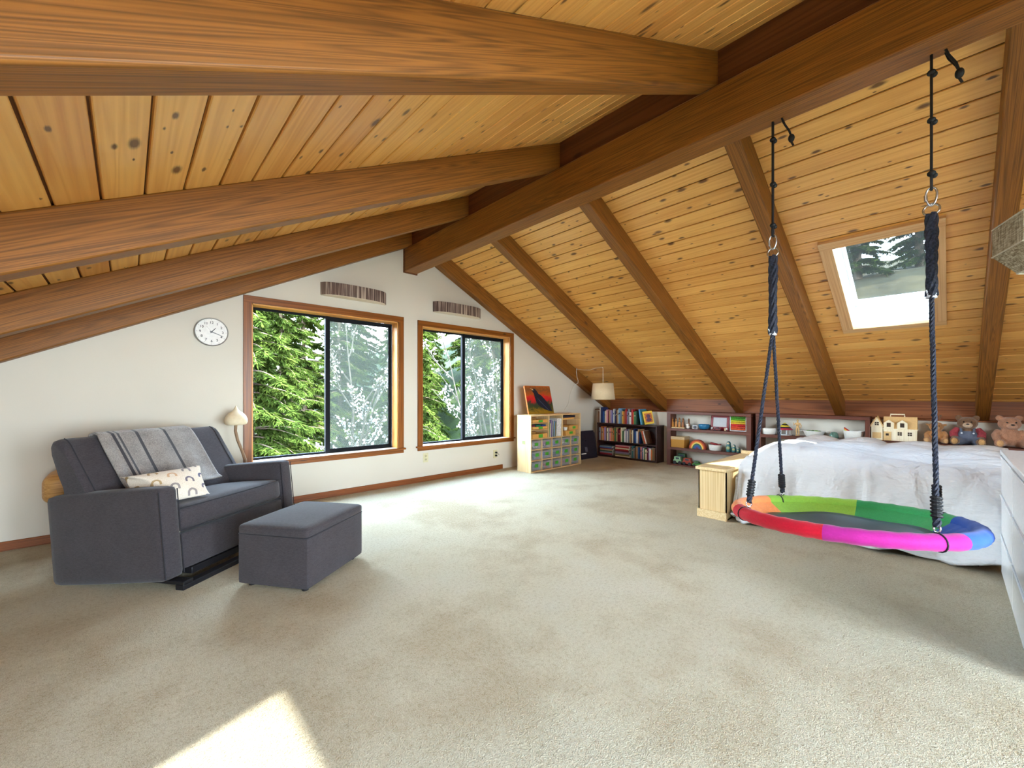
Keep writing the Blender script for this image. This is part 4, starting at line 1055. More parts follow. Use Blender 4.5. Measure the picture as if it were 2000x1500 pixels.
m = MB(EM); m.box(.008, .018, -.095, .095, .05, .185); m.obj('screen', plain((176,176,180), .4), et)
for s in (-.1, .1): m = MB(EM @ Matrix.Rotation(R(-90), 4, 'Y')); m.lathe([(.014, 0), (.014, .014), (.010, .018)], 14, (.025, s, 0)); m.obj('knob', M['white'], et)
car = thing('toy_car', 'small dark red toy car parked before the drawing toy', 'toy', (6.232, 2.305, ZA), 0)
def toycar(root, L, W, H, col, cab=True, wheelcol=(40,38,42), truck=False):
    r = H*.22; mat = plain(col, .4)
    m = MB(); m.prism([(-L/2, r*.8), (L/2, r*.8), (L/2, H*.55), (L*.42, H*.6), (-L*.42, H*.6), (-L/2, H*.5)], 'X', -W/2, W/2); m.obj('body', mat, root, bevel=.004)
    m = MB()
    if truck: m.prism([(-L*.42, H*.58), (L*.42, H*.58), (L*.40, H), (-L*.36, H)], 'X', -W*.47, W*.47)
    else: m.prism([(-L*.28, H*.58), (L*.3, H*.58), (L*.2, H), (-L*.16, H)], 'X', -W*.44, W*.44)
    cabo = m.obj('cab', mat, root, bevel=.004)
    m = MB(); m.box(-W*.485 if truck else -W*.455, W*.485 if truck else W*.455, -L*.2, L*.2, H*.66, H*.88); m.obj('side_window', plain((66,76,88), .2), cabo)
    for yy in (-L*.3, L*.3):
        for xx in (-W*.5, W*.5):
            m = MB(Matrix.Translation((xx, yy, r)) @ Matrix.Rotation(R(90), 4, 'Y')); m.lathe([(r, -.006), (r, .006)], 14); m.obj('wheel', plain(wheelcol, .6), root)
toycar(car, .10, .05, .05, (112,26,36))
m = MB(); m.ell((0, 0, .012), (.011, .011, .012)); m.ell((0, 0, .032), (.012, .012, .012)); one('tiny_figure', 'tiny cream figure beside the red toy car', 'figurine', m, plain((214,190,150), .6), (6.225, 2.20, ZA), smooth=180)
pg = thing('peg_board', 'framed board of wavy green, yellow, red and orange rows', 'toy', (6.33, 2.06, ZA), 0)
m = MB()
for b in ((-.012, .012, -.108, .108, 0, .012), (-.012, .012, -.108, .108, .213, .225), (-.012, .012, -.108, -.098, .012, .213), (-.012, .012, .098, .108, .012, .213), (.004, .012, -.098, .098, .012, .213)): m.box(*b)
m.obj('frame', plain((206,206,204), .4), pg)
RC_ = [(216,84,34), (206,60,30), (196,34,34), (226,176,40), (196,190,40), (86,160,40), (76,146,44)]
for i, c in enumerate(RC_):
    m = MB(); z = .028 + .0285*i
    pts = [(-.004, -.095 + .19*k/24, z + .005*math.sin(k*1.6+i)) for k in range(25)]; m.tube(pts, .0125, 7); m.obj('wavy_row', plain(c, .5, 0, .2), pg, smooth=60)

t = NT('wicker'); w1 = t.math('SINE', t.math('MULTIPLY', t.sep(t.coord())[2], 420.0)); w2 = t.math('SINE', t.math('MULTIPLY', t.math('ADD', t.sep(t.coord())[0], t.sep(t.coord())[1]), 300.0))
WICK = t.fin(t.ramp(t.math('MULTIPLY_ADD', t.math('MULTIPLY', w1, w2), .4, .5), [(.2, lin((150,96,30))), (.8, lin((216,160,72)))]), .6, .3)
bk = thing('wicker_basket', 'square golden wicker basket with a cloth lining on the middle toy shelf', 'basket', (6.295, 2.905, ZB))
m = MB(); m.rings([[(sx*(.085+q), sy*(.118+q), z) for sx, sy in ((-1,-1), (1,-1), (1,1), (-1,1))] for q, z in ((0, 0), (.008, .125))], True, False); m.obj('body', WICK, bk, mods=(('SOLIDIFY', dict(thickness=.006)),))
m = MB(); m.rings([[(sx*(.095+q), sy*(.128+q), z) for sx, sy in ((-1,-1), (1,-1), (1,1), (-1,1))] for q, z in ((.001, .122), (.003, .160), (-.004, .168), (-.01, .12))], False, False); m.obj('lining', plain((192,166,128), .9), bk, bevel=.003)
rbw = thing('rainbow_stacker', 'wooden rainbow of nested arches on the middle toy shelf', 'toy', (6.28, 2.605, ZB))
for i, c in enumerate([(166,60,30), (222,118,40), (236,206,110), (66,104,70), (40,92,140), (60,72,150), (120,50,70)]):
    ro = .122 - .0168*i; ri = ro - .016 if i < 6 else .0
    m = MB(); N = 20
    outer = [(ro*math.cos(PI*k/N), ro*1.12*math.sin(PI*k/N)) for k in range(N+1)]
    inner = [(ri*math.cos(PI*k/N), ri*1.12*math.sin(PI*k/N)) for k in range(N, -1, -1)] if ri else []
    for k in range(N):
        if ri: m.prism([outer[k], outer[k+1], (ri*math.cos(PI*(k+1)/N), ri*1.12*math.sin(PI*(k+1)/N)), (ri*math.cos(PI*k/N), ri*1.12*math.sin(PI*k/N))], 'X', -.03, .03)
    if not ri: m.prism(outer, 'X', -.03, .03)
    m.obj('arch', plain(c, .6), rbw)
def oval_bowl(name, label, loc, ly, lx, h, mat, group=None):
    m = MB()
    def rg(k, z): return [(lx*k*math.cos(2*PI*i/28), ly*k*math.sin(2*PI*i/28), z) for i in range(28)]
    m.rings([rg(.80, 0), rg(.88, h*.1), rg(1, h*.9), rg(1.0, h), rg(.95, h), rg(.93, h*.85), rg(.80, h*.14)]); return one(name, label, 'bowl', m, mat, loc, group, smooth=50)
WB = plain((224,222,216), .4)
oval_bowl('bowl', 'round white bowl holding red wooden pieces', (6.285, 2.355, ZB), .094, .07, .082, WB)
for i, (dx, dy, dz, a, nm) in enumerate(((0, .02, .074, 10, 'resting on top'), (.012, -.025, .055, -12, 'lower in the bowl'))):
    m = MB(Matrix.Rotation(R(a), 4, 'X')); m.cushion((.05, .10, .028), .01, (0,0,0), 4); one('wooden_block', 'dark red wooden piece in the white bowl, %s' % nm, 'toy', m, plain((140,30,34), .5), (6.285+dx, 2.355+dy, ZB+dz+.02), 'red pieces in the bowl', smooth=60)
for y, h, w, nm in ((2.165, .148, .038, 'largest'), (2.095, .108, .030, 'second largest'), (2.04, .080, .023, 'third largest'), (1.99, .058, .017, 'smallest')):
    r = thing('nesting_doll', 'teal nesting doll with a pale face, %s of the four' % nm, 'toy', (6.265, y, ZB), 0, 'teal nesting dolls')
    m = MB(); m.lathe([(w*.75, 0), (w*.95, h*.12), (w, h*.35), (w*.86, h*.56), (w*.72, h*.66), (w*.76, h*.8), (w*.6, h*.93), (w*.25, h), (0.001, h)], 18); m.obj('body', plain((56,112,116), .3, 0, .2), r, smooth=60)
    m = MB(); m.ell((-w*.56, 0, h*.8), (w*.24, w*.46, h*.11)); f = m.obj('face', plain((226,200,168), .4), r, smooth=180)
    m = MB(); m.ell((-w*.72, 0, h*.36), (w*.32, w*.62, h*.2)); m.obj('apron', plain((170,170,120), .4, 0, .3), r, smooth=180)
for nm, lab, loc, dims, col, tr in (('toy_van', 'pale green toy camper van on the bottom toy shelf', (6.255, 2.895, ZC1), (.13, .075, .115), (150,190,150), True), ('toy_truck', 'dark green toy truck behind the pale green van', (6.345, 2.87, ZC1), (.15, .07, .155), (46,84,48), True), ('toy_truck', 'red and orange toy truck between the van and the green car', (6.255, 2.745, ZC1), (.14, .075, .105), (160,66,48), True), ('toy_car', 'small green toy car at the bench side of the bottom shelf', (6.25, 2.60, ZC1), (.13, .065, .07), (78,138,62), False)):
    r = thing(nm, lab, 'toy', loc); toycar(r, *dims, col, truck=tr)
GLS = clear_plastic('bowl_glass')
oval_bowl('glass_bowl', 'clear glass bowl of small pink pieces on the bottom toy shelf', (6.28, 2.28, ZC1), .105, .075, .10, GLS)
for i in range(9):
    m = MB(Matrix.Rotation(i*1.1, 4, 'Z') @ Matrix.Rotation(i*.7, 4, 'X')); m.cushion((.03, .038, .026), .009, (0,0,0), 4)
    one('small_block', 'small pink and cream toy block in the glass bowl', 'toy', m, plain([(206,120,124), (222,190,170), (180,80,90)][i % 3], .5), (6.28+.036*math.cos(i*2.4)*(i > 0), 2.28+.058*math.sin(i*2.4)*(i > 0), ZC1+.034+.029*(i//4)), 'blocks in the glass bowl', smooth=60)

# second unit: white bowls and small toys
oval_bowl('bowl', 'white oval bowl at the bookcase end of the shelf behind the bed', (6.275, 1.672, ZU2), .092, .07, .078, WB)
cz = thing('toy_carousel', 'small toy carousel with a black, yellow and red striped canopy', 'toy', (6.285, 1.484, ZU2))
for i, (r0, r1, z0, z1, c) in enumerate(((.090, .070, .070, .092, (170,48,70)), (.070, .056, .092, .108, (44,34,44)), (.056, .040, .108, .126, (222,196,60)), (.040, .022, .126, .145, (34,34,36)), (.022, .002, .145, .158, (222,196,60)))):
    m = MB(); m.lathe([(r0, z0), (r1, z1)], 24); m.obj('canopy_stripe', plain(c, .5), cz)
m = MB(); m.lathe([(.075, 0), (.075, .010)], 24); m.obj('base', plain((206,214,216), .4), cz)
for i in range(5):
    a = 2*PI*i/5; m = MB(); m.tube([(.055*math.cos(a), .055*math.sin(a), .01), (.055*math.cos(a), .055*math.sin(a), .072)], .004, 6); m.obj('post', plain((206,214,216), .4), cz)
man = thing('artist_mannequin', 'pale jointed wooden artist figure standing on the shelf behind the bed', 'figurine', (6.29, 1.345, ZU2))
PW = M['palewood']; PW2 = plain((206,166,110), .5)
m = MB(); m.lathe([(.024, 0), (.024, .008)], 20); m.obj('base', PW2, man)
m = MB(); m.ell((0, 0, .192), (.012, .012, .018)); m.obj('head', PW2, man, smooth=180)
m = MB(); m.ell((0, 0, .145), (.014, .023, .028)); m.ell((0, 0, .107), (.013, .018, .016)); m.tube([(0,0,.165), (0,0,.18)], .005, 6); m.obj('torso', PW2, man, smooth=180)
for s in (-1, 1):
    m = MB(); m.tube([(0, s*.011, .10), (0, s*.014, .055), (0, s*.012, .012)], [.010, .008, .006], 8); m.ell((-.006, s*.012, .012), (.014, .006, .005)); m.obj('leg', PW2, man, smooth=60)
    m = MB(); m.tube([(0, s*.022, .162), (-.004, s*.040, .13), (-.012, s*.034 if s < 0 else s*.045, .10 if s < 0 else .17)], [.007, .006, .005], 8); m.obj('arm', PW2, man, smooth=60)
col_ = thing('colander', 'white colander with two handles filled with small green toys', 'bowl', (6.285, 1.172, ZU2))
m = MB()
def rg(k, z, a=.115, b=.078): return [(b*k*math.cos(2*PI*i/28), a*k*math.sin(2*PI*i/28), z) for i in range(28)]
m.rings([rg(.66, 0), rg(.78, .012), rg(.96, .062), rg(1.06, .070), rg(1.06, .074), rg(.93, .066), rg(.7, .012)]); m.obj('body', WB, col_, smooth=50)
for s in (-1, 1): m = MB(); m.tube([(-.03, s*.118, .07), (-.02, s*.146, .066), (.02, s*.146, .066), (.03, s*.118, .07)], .005, 6); m.obj('handle', WB, col_, smooth=60)
for i in range(6):
    m = MB(); m.ell((0, 0, 0), (.02, .022, .016), None, 10, 6); one('play_leaf', 'small round green toy vegetable in the white colander', 'toy', m, plain((116,158,70), .6) if i % 2 else plain((76,116,60), .6), (6.285+.03*math.cos(i*2.1), 1.172+.06*math.sin(i*1.05+.3), ZU2+.064), 'green toys in the colander', smooth=180)
GG = glassmat('green_glass', .25, (.72,.86,.78), hazecol=(.25,.42,.34))
m = MB(); m.lathe([(.045, 0), (.046, .02), (.040, .05), (.026, .068), (.0, .074)], 18, caps=(True, False)); one('glass_dome', 'small dark green glass dome beside the white colander', 'ornament', m, plain((88,120,108), .2, 0, .4), (6.28, .972, ZU2), smooth=60)
oval_bowl('bin', 'white oval tub at the dollhouse end of the shelf, holding a rainbow toy', (6.285, .785, ZU2), .098, .07, .098, WB)
rt = thing('toy_rainbow', 'multicoloured bent toy rod sticking out of the white oval tub', 'toy', (6.285, .83, ZU2+.04))
for i, c in enumerate([(170,40,40), (224,120,40), (214,210,60), (90,180,70), (50,90,150)]):
    m = MB(); m.tube([(0, .0 + .012*i - .02, .0), (-.002, .03 + .011*i-.03, .055), (-.004, .045 - .002*i, .092 - .012*i)], .008, 8); m.obj('coloured_rod', plain(c, .5), rt, smooth=60)

# dollhouse
dh = thing('dollhouse', 'pale wooden dollhouse with a carrying handle on the shelf behind the bed', 'dollhouse', (6.30, .42, ZU3))
PL, PT, DK = M['palewood'], plain((216,178,122), .6), plain((60,42,32), .7)
m = MB(); m.box(-.06, .08, -.17, .10, 0, .13); m.obj('ground_floor', PL, dh, bevel=.0015)
m = MB(); m.prism([(-.066, .13), (.085, .13), (.035, .265), (-.012, .265)], 'Y', -.172, .102); m.obj('roof', PT, dh)
m = MB(); m.box(-.066, .086, -.178, .104, .124, .134); m.obj('eave', PL, dh)
m = MB(); m.box(-.055, .06, .106, .205, 0, .15); m.prism([(.100, .15), (.212, .15), (.156, .26)], 'X', -.058, .06); m.obj('garage_wing', PL, dh, bevel=.001)
for sgn in (1, -1):
    m = MB(); m.prism([(.150, .262), (.156, .272), (.156 + sgn*.066, .148), (.156 + sgn*.056, .142)] if sgn > 0 else [(.162, .262), (.156, .272), (.090, .148), (.100, .142)], 'X', -.062, .064); m.obj('garage_roof', PT, dh)
def dwin(y, z, parent, x, s=.030):
    m = MB(); m.box(x-.001, x+.002, y-s/2, y+s/2, z, z+s*1.15); w = m.obj('window', DK, parent)
    m = MB(); m.box(x-.003, x, y-.0012, y+.0012, z, z+s*1.15); m.box(x-.003, x, y-s/2, y+s/2, z+s*.55, z+s*.62); m.obj('muntin', PL, w)
for y in (-.055, .055):
    m = MB(); m.prism([(y-.042, .135), (y+.042, .135), (y+.042, .198), (y, .232), (y-.042, .198)], 'X', -.072, .02); d = m.obj('dormer', PL, dh)
    m = MB(); m.box(-.0735, -.070, y-.017, y+.017, .152, .198); m.obj('dormer_window', DK, d)
for y in (-.115, -.035): dwin(y, .06, dh, -.062, .034)
m = MB(); m.box(-.068, -.06, .035, .098, .0, .10); d = m.obj('front_door', PT, dh, bevel=.001)
m = MB(); m.box(-.0695, -.067, .055, .08, .055, .08); m.obj('door_pane', DK, d)
dwin(.156, .165, dh, -.060, .034)
m = MB(); m.box(-.0575, -.054, .118, .194, .02, .085); m.obj('garage_door', PT, dh)
m = MB(); m.tube([(.01, -.07, .262), (.01, -.07, .292), (.01, .045, .292), (.01, .045, .262)], .007, 8); m.obj('carry_handle', PL, dh, smooth=60)

# plush animals
FURM = {}
def fur(rgb):
    if rgb not in FURM:
        t = NT('plush_%02x%02x%02x' % rgb); c = lin(rgb); n1 = t.noise(t.coord(), 160, 3, .7); n2 = t.noise(t.coord(), 30, 3)
        t.bump(n1, .8, .006); t.b.inputs['Sheen Weight'].default_value = .4
        FURM[rgb] = t.fin(t.ramp(t.math('MULTIPLY_ADD', n2, .4, t.math('MULTIPLY', n1, .6)), [(.35, tuple(x*.62 for x in c)), (.65, tuple(min(1, x*1.25) for x in c))]), .95, .1)
    return FURM[rgb]
def plush(label, name, loc, rz, s, col, pad, muzzle=None, ears='bear'):
    r = thing(name, label, 'plush toy', loc, rz)
    S = lambda *a: tuple(x*s for x in a)
    m = MB()
    m.ell(S(0, 0, .105), S(.075, .088, .105)); m.ell(S(-.01, 0, .245), S(.073, .084, .074))
    for q in (-1, 1):
        if ears == 'bear': m.ell(S(.0, q*.068, .305), S(.018, .03, .03))
        else: m.ell(S(.0, q*.082, .272), S(.014, .036, .018), Matrix.Rotation(q*.3, 4, 'X'))
        m.tube([S(-.0, q*.07, .165), S(-.03, q*.105, .12), S(-.07, q*.10, .075), S(-.085, q*.09, .06)], [.034*s, .032*s, .03*s, .024*s], 9)
        m.tube([S(-.01, q*.06, .045), S(-.075, q*.085, .04), S(-.135, q*.10, .042)], [.045*s, .04*s, .036*s], 10)
        m.ell(S(-.148, q*.102, .048), S(.028, .036, .046))
    o = m.obj('body', fur(col), r, smooth=180, mods=(('REMESH', dict(mode='VOXEL', voxel_size=.0055*s/.9, use_smooth_shade=True)), ('SMOOTH', dict(iterations=3))))
    m = MB(); m.ell(S(-.078, 0, .226), S(.03, .040, .030)); m.obj('muzzle', fur(muzzle or pad), r, smooth=180)
    m = MB(); m.ell(S(-.107, 0, .238), S(.008, .014, .009)); m.obj('nose', plain((40,30,30), .3), r, smooth=180)
    for q in (-1, 1):
        m = MB(); m.ell(S(-.075, q*.030, .262), S(.008, .008, .008)); m.obj('eye', plain((24,20,20), .2), r, smooth=180)
        m = MB(); m.ell(S(-.172, q*.102, .048), S(.008, .026, .034)); m.obj('foot_pad', fur(pad), r, smooth=180)
    return r
PX = 6.315
br1 = plush('brown teddy bear wearing grey-blue overalls and a red striped shirt', 'teddy_bear', (PX, -.118, ZU3), R(0), .90, (122,88,62), (196,150,96), (206,178,150))
OV = fabric('overall_denim', (92,98,116), 300, .2)
m = MB(); s = .90
m.ell((0*s, 0, .098*s), (.083*s, .097*s, .098*s)); 
for q in (-1, 1): m.tube([(-.01*s, q*.06*s, .047*s), (-.075*s, q*.085*s, .044*s), (-.108*s, q*.094*s, .043*s)], [.054*s, .049*s, .045*s], 10)
m.obj('overalls', OV, br1, smooth=180, mods=(('REMESH', dict(mode='VOXEL', voxel_size=.006, use_smooth_shade=True)),))
for q in (-1, 1):
    m = MB(); m.tube([(-.0*s, q*.072*s, .168*s), (-.03*s, q*.108*s, .125*s), (-.062*s, q*.104*s, .083*s)], [.04*s, .038*s, .035*s], 10); m.obj('sleeve', fabric('red_stripe_sleeve', (150,58,66), 120, .35), br1, smooth=60)
    m = MB(); m.tube([(-.076*s, q*.045*s, .13*s), (-.062*s, q*.05*s, .17*s), (-.01*s, q*.052*s, .188*s)], .011*s, 8); m.obj('strap', OV, br1, smooth=60)
    m = MB(); m.ell((-.086*s, q*.045*s, .135*s), (.005, .008, .008)); m.obj('button', plain((220,220,224), .4), br1, smooth=180)
plush('light pinkish-brown teddy bear sitting next to the doll with the teal hat', 'teddy_bear', (PX, -.392, ZU3), R(10), .93, (178,128,100), (206,156,106), (196,150,124))
gf = plush('tan plush giraffe with two small horns beside the dollhouse', 'plush_giraffe', (PX, .105, ZU3), R(0), .70, (178,124,74), (206,160,110), (200,152,104), 'giraffe')
for q in (-1, 1):
    m = MB(); m.tube([(0, q*.022, .245), (0, q*.03, .285)], [.006, .005], 8); m.ell((0, q*.031, .29), (.009, .009, .010)); m.obj('horn', fur((120,84,56)), gf, smooth=60)
dl = plush('brown plush doll in a teal hat with a pink bow at the shelf end', 'plush_doll', (PX-.02, -.625, ZU3), R(12), .60, (168,118,88), (200,150,112), (206,160,124))
m = MB(); m.lathe([(.066, .185), (.07, .20), (.064, .235), (.04, .258), (.0, .264)], 20, (-.008, 0, 0), caps=(True, False)); m.obj('hat', fabric('teal_knit', (34,138,150), 120, .2), dl, smooth=60)
for q in (-1, 1): m = MB(); m.ell((-.075, q*.02, .135), (.010, .02, .014), Matrix.Rotation(q*.4, 4, 'X')); m.obj('bow_loop', fabric('pink_ribbon', (226,150,180), 200, .1), dl, smooth=180)
m = MB(); m.ell((-.0, 0, .272), (.02, .02, .018)); m.obj('pompom', fabric('pink_wool', (214,84,130), 120, .2), dl, smooth=180)

# ------------------------------------------------------------------ cubby shelf with bins, painting on top
cb = thing('cubby_shelf', 'pale birch cubby shelf with clear bins beside the smaller window', 'shelf', (4.105, 4.0, 0))
CW, CD, CH = 1.13, .27, .808
BI, BX = M['birch'], M['birch_x']
for nm, b, mt in (('side_panel', (0, .018, 0, CD, 0, CH), BI), ('side_panel', (CW-.018, CW, 0, CD, 0, CH), BI), ('top_panel', (.018, CW-.018, 0, CD, CH-.018, CH), BX), ('bottom_panel', (.018, CW-.018, .004, CD, .0, .016), BX), ('back_panel', (.018, CW-.018, CD-.008, CD, .016, CH-.018), plain((150,104,62), .7))):
    m = MB(); m.box(*b); m.obj(nm, mt, cb, bevel=.002)
colx = [.018 + (CW-.036)*k/5 for k in range(6)]
rz_ = [.016, .167, .318, .469]
for z in rz_[1:]: m = MB(); m.box(.018, CW-.018, .003, CD-.008, z-.006, z+.006); m.obj('shelf', BX, cb)
for k in range(1, 5):
    for j in range(3): m = MB(); m.box(colx[k]-.006, colx[k]+.006, .004, CD-.009, rz_[j]+.006*(j > 0), rz_[j+1]-.006); m.obj('divider', BI, cb)
tdx = (.385, .69)
for x in tdx: m = MB(); m.box(x-.007, x+.007, .003, CD-.009, .475, CH-.018); m.obj('divider', BI, cb)
for z in (.595, .69): m = MB(); m.box(.018, tdx[0]-.007, .003, CD-.009, z-.004, z+.004); m.obj('tray_shelf', BX, cb)
m = MB(); m.box(tdx[1]+.007, CW-.018, .003, CD-.009, .716, .724); m.obj('tray_shelf', BX, cb)
m = MB(); m.cbox((-.0012, .14, .42), (.0024, .06, .05)); m.cbox((-.0025, .135, .425), (.001, .02, .03)); 
st1 = m.obj('sticker', plain((130,200,90), .5), cb)
GRN = plain((70,150,44), .5)
CLR = clear_plastic('bin_plastic')
rowname = ['bottom', 'middle', 'top']; colname = ['first', 'second', 'third', 'fourth', 'fifth']
CONT = [['olive green', 'coral', 'violet', 'pink', 'mauve'], ['grey-blue', 'bright blue', 'navy', 'lavender', 'dark blue'], ['white', 'purple', 'blue', 'cream', 'grey']]
CCOL = {'olive green': (98,110,60), 'coral': (226,96,70), 'violet': (110,66,140), 'pink': (206,130,150), 'mauve': (150,110,120), 'grey-blue': (110,130,150), 'bright blue': (50,110,200), 'navy': (40,50,100), 'lavender': (150,140,190), 'dark blue': (50,70,130), 'white': (222,216,208), 'purple': (140,50,140), 'blue': (70,90,180), 'cream': (226,214,190), 'grey': (120,124,128)}
for j in range(3):
    for k in range(5):
        w = (colx[k+1]-colx[k])-.024; cx = (colx[k]+colx[k+1])/2; z0 = rz_[j]+.0065 + (.0 if j else .0005)
        h = .118; c = CONT[j][k]
        r = thing('storage_bin', 'clear bin of %s pieces, %s from the window, %s bin row' % (c, colname[k], rowname[j]), 'bin', (4.105+cx, 4.0, z0), 0, 'clear bins in the cubby shelf')
        w2 = w*.86; m = MB()
        def q4(a, y0, y1, z): return [(-a/2, y0, z), (a/2, y0, z), (a/2, y1, z), (-a/2, y1, z)]
        m.rings([q4(w2, .016, .235, 0), q4(w, .006, .245, h), q4(w-.006, .009, .242, h), q4(w2-.006, .019, .232, .003)]); m.obj('tub', CLR, r)
        m = MB(); m.cbox((.012*((k+j) % 2), .0095-.0012, h*.58), (.07, .0012, .046), Matrix.Rotation(R(2.5), 4, 'X')); m.obj('sticker', GRN, r)
        m = MB(); rr = random.Random(j*7+k)
        for q in range(14):
            MM = Matrix.Rotation(rr.random()*6, 4, 'Z') @ Matrix.Rotation(rr.random()*6, 4, 'X')
            m.cbox((rr.uniform(-.3, .3)*w2, rr.uniform(.05, .2), .024+.05*rr.random()), (.036, .03, .026), MM)
        o = m.obj('contents', plain(CCOL[c], .6, 0, .25), r, bevel=.003, seg=1); o['kind'] = 'stuff'
TRW = plain((206,150,78), .5)
for i, (z, h, c) in enumerate(((.70, .04, 'maroon'), (.605, .036, 'green'), (.4765, .062, 'dark'))):
    r = thing('wooden_tray', ['shallow wooden tray with a green label on the upper tray shelf of the cubby', 'shallow wooden tray with a green label on the lower tray shelf of the cubby', 'slotted wooden tray with a green label resting on the cubby floor board'][i], 'tray', (4.105+.2015, 4.008, z), 0, 'wooden trays in the cubby shelf')
    m = MB(); W2 = .155
    m.box(-W2, W2, 0, .008, 0, h); m.box(-W2, W2, .232, .24, 0, h); m.box(-W2, -W2+.008, .008, .232, 0, h); m.box(W2-.008, W2, .008, .232, 0, h); m.box(-W2+.008, W2-.008, .008, .232, 0, .006); m.obj('box', TRW, r, bevel=.001)
    m = MB(); m.cbox((.01, -.001, h*.5), (.085, .0016, h*.8)); m.obj('label_card', GRN, r)
for i, (x, z, c, nm) in enumerate(((.085, .647, (110,30,50), 'maroon'), (.2, .647, (30,120,80), 'green'), (.31, .647, (40,60,120), 'navy'))):
    m = MB(); m.box(-.045, .045, .04, .2, 0, .022); one('paper_pad', '%s paper pad lying in the lower label tray of the cubby' % nm, 'paper', m, plain(c, .7), (4.105+x, 4.0, .6415), 'paper pads in the cubby')
xs = .403
for i, (c, h, w) in enumerate((('green', .22, .012), ('cream', .2, .010), ('lilac', .25, .012), ('navy', .24, .012), ('white', .255, .008), ('black', .235, .010), ('pale blue', .23, .012), ('olive', .21, .014), ('grey', .225, .010))):
    m = MB(Matrix.Rotation(R(2+i*.3), 4, 'Y')); m.box(0, w, .012, .2, 0, h); one('folder', '%s folder standing %s from the window in the cubby' % (c, ORD[i]), 'folder', m, plain(BC[c], .6), (4.105+xs, 4.0, .4765), 'folders in the cubby shelf'); xs += w + .006
m = MB(Matrix.Rotation(R(3), 4, 'Y')); m.box(0, .10, .012, .16, 0, .265); one('folder', 'wide white folder printed with grey speckles at the end of the folder row', 'folder', m, plain((206,200,196), .6, 0, .25), (4.105+xs+.006, 4.0, .4815), 'folders in the cubby shelf')
m = MB(); m.box(0, .25, .01, .2, 0, .02); one('wooden_board', 'flat wooden board on the high tray shelf of the cubby', 'board', m, TRW, (4.105+.72, 4.0, .7245))
m = MB(); m.box(0, .27, .008, .2, 0, .03); one('game_box', 'flat black box with pale spots on the high tray shelf of the cubby', 'box', m, plain((36,32,44), .5), (4.105+.73, 4.0, .746), bevel=.002)
for i, (x, z, w, nm) in enumerate(((.86, .553, .21, 'upper'), (.775, .4765, .235, 'lower'))):
    r = thing('drawer_box', 'small wooden box with a green label, %s of the two in the cubby' % nm, 'box', (4.105+x, 4.006, z), 0, 'small wooden boxes in the cubby')
    m = MB(); m.box(0, w, 0, .2, 0, .07); m.obj('box', TRW, r, bevel=.002)
    m = MB(); m.box(w*.35, w*.7, -.0016, 0, .018, .056); m.obj('label_card', GRN, r)
m = MB(); m.lathe([(.02, 0), (.03, .01), (.036, .05), (.033, .05), (.027, .012)], 18); one('cup', 'small white cup standing on the lower wooden box in the cubby', 'cup', m, WB, (4.105+.81, 4.05, .5475), smooth=50)

# painting of a black bird leaning on the wall
pt = thing('painting', 'small unframed painting of a black bird on red and orange, leaning on the wall', 'painting', (4.59, 4.235, .8095), 0)
PM = Matrix.Rotation(R(-13), 4, 'X')
t = NT('painted_background'); x, y, z = t.sep(t.coord((1,1,1)))[:3]
n1 = t.noise(t.coord((1,1,1)), 9, 5, .7, 1.2); hh = t.math('ADD', t.math('DIVIDE', z, .43), t.math('MULTIPLY', t.math('SUBTRACT', n1, .5), .55))
BG_ = t.fin(t.ramp(hh, [(.05, lin((150,112,24))), (.22, lin((54,66,34))), (.36, lin((60,58,44))), (.46, lin((176,24,34))), (.6, lin((196,40,36))), (.68, lin((168,78,24))), (.85, lin((120,74,40))), (1.0, lin((176,90,30)))]), .5, .3)
m = MB(PM); m.box(-.28, .28, 0, .02, 0, .43); m.obj('canvas', BG_, pt)
m = MB(PM); m.box(-.283, -.28, -.001, .021, 0, .432); m.box(-.283, .28, -.001, .021, .43, .433); m.obj('canvas_edge', plain((196,100,30), .6), pt)
CROW = plain((26,28,44), .5, 0, .5)
def poly(pts, y, nm, mat):
    m = MB(PM); m.prism(pts, 'Y', y, -.0002); m.obj(nm, mat, pt)
poly([(-.135,.355), (-.11,.385), (-.075,.39), (-.035,.355), (-.005,.31), (.05,.285), (.12,.22), (.18,.14), (.23,.07), (.25,.03), (.18,.04), (.13,.05), (.05,.08), (-.03,.12), (-.08,.18), (-.10,.25), (-.105,.31)], -.0012, 'painted_bird', CROW)
poly([(-.105,.36), (-.175,.395), (-.11,.378)], -.0014, 'painted_beak', plain((216,196,150), .5))
for k in range(5):
    poly([(-.06+.03*k, .26-.03*k), (.02+.035*k, .17-.03*k), (.025+.035*k, .176-.03*k)], -.0016, 'painted_feather', plain((88,96,128), .5))

# black portfolio case and a plywood sheet in the corner
pc_ = thing('portfolio_case', 'black leaning portfolio case with a small white tag in the corner by the bookcase', 'case', (5.78, 4.24, 0), R(-4))
BK = plain((34,28,40), .6, 0, .3)
m = MB(Matrix.Rotation(R(-12), 4, 'X')); m.box(-.33, .24, 0, .05, 0.001, .48); m.obj('front_cover', BK, pc_, bevel=.008)
m = MB(Matrix.Rotation(R(-12), 4, 'X') @ Matrix.Rotation(R(4), 4, 'Y')); m.box(-.25, .30, .056, .10, .012, .47); m.obj('back_cover', plain((44,38,48), .6, 0, .3), pc_, bevel=.008)
m = MB(Matrix.Rotation(R(-12), 4, 'X')); m.box(-.17, -.05, -.004, .0, .085, .10); m.obj('tag', M['white'], pc_)
m = MB(Matrix.Rotation(R(-12), 4, 'X')); m.box(-.06, .0, -.003, .0, .12, .20); m.obj('pocket', plain((86,84,98), .6), pc_)
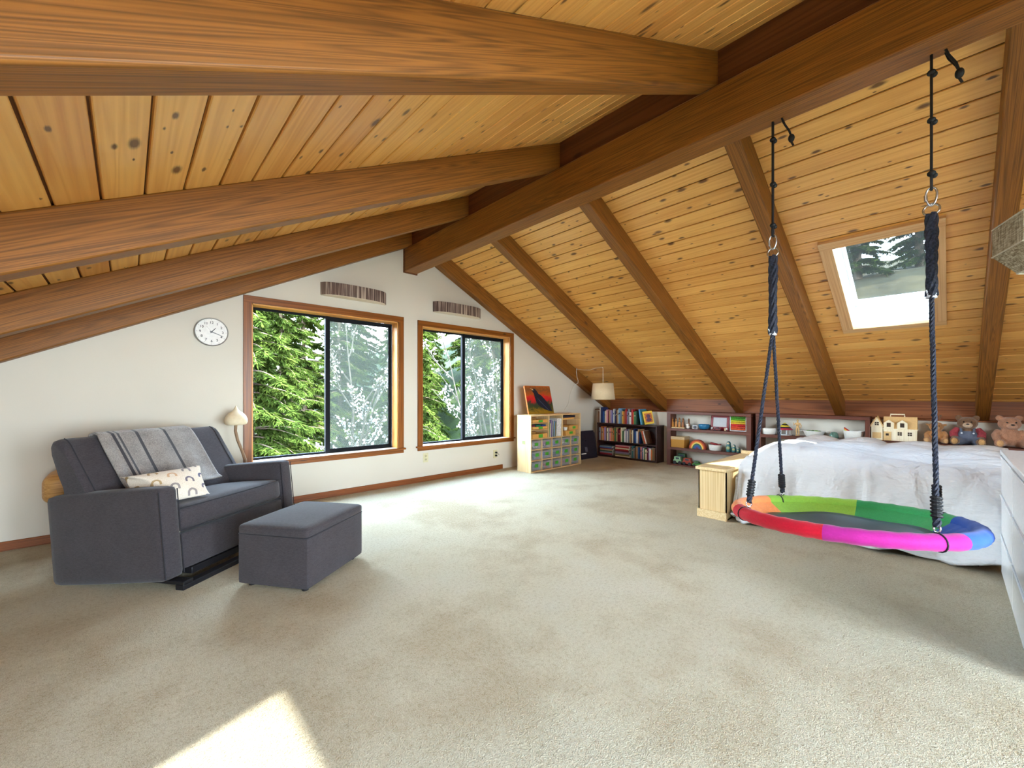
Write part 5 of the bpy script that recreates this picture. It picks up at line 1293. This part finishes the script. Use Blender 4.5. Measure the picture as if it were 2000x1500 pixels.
m = MB(Matrix.Rotation(R(-12), 4, 'X')); m.tube([(-.09, -.006, .30), (-.09, -.03, .33), (-.02, -.03, .33), (-.02, -.006, .30)], .008, 8); m.obj('handle', BK, pc_, smooth=60)
m = MB(Matrix.Rotation(R(-9), 4, 'Y')); m.box(0, .012, -.12, .12, 0, .30); one('plywood_sheet', 'thin plywood sheet leaning on the end of the cubby shelf', 'board', m, M['birch'], (5.295, 4.16, .002))

# swagged lamp in the corner
sl = thing('swag_lamp', 'cream drum lamp hanging from the slope over the bookcase on a white cord', 'lamp', (5.70, 3.90, 0))
LIN = fabric('linen_shade', (206,184,150), 240, .12, .9, .1)
m = MB(); m.lathe([(.193, 1.02), (.165, 1.282)], 40, caps=(False, False)); m.obj('shade', LIN, sl, smooth=60, mods=(('SOLIDIFY', dict(thickness=.003)),))
for r_, z in ((.1935, 1.021), (.1655, 1.281)): m = MB(); m.tube([(r_*math.cos(2*PI*k/40), r_*math.sin(2*PI*k/40), z) for k in range(40)], .003, 6, closed=True); m.obj('rim', LIN, sl, smooth=60)
m = MB()
for k in range(3): a = 2*PI*k/3; m.tube([(0,0,1.25), (.165*math.cos(a), .165*math.sin(a), 1.278)], .002, 5)
m.tube([(0,0,1.2), (0,0,1.27)], .016, 10); m.obj('spider_fitting', plain((214,208,196), .4), sl)
m = MB(); m.ell((0, 0, 1.16), (.03, .03, .042)); m.obj('bulb', plain((236,230,218), .3), sl, smooth=180)
CRD = plain((226,220,206), .5)
m = MB(); m.tube([(0,0,1.27), (0,0,1.535), (0,.02,1.545), (-.0,.15,1.541), (-.002,.26,1.512), (-.003,.38,1.52), (-.005,.5,1.535), (-.006,.535,1.54), (-.006,.545,1.50), (.012,.543,1.40), (.045,.545,1.345), (.05,.552,1.30), (.04,.63,1.26), (-.02,.645,1.16), (-.075,.645,1.07), (-.09,.645,.95), (-.16,.645,.87), (-.22,.63,.835)], .0042, 6); m.obj('cord', CRD, sl, smooth=60)
for (x, y, z) in ((0, .004, 1.55), (-.006, .535, 1.55)): m = MB(); m.tube([(x, y, z+.012), (x, y, z-.004), (x-.008, y, z-.014), (x-.012, y, z-.004)], .004, 6); m.obj('ceiling_hook', M['white'], sl, smooth=60)
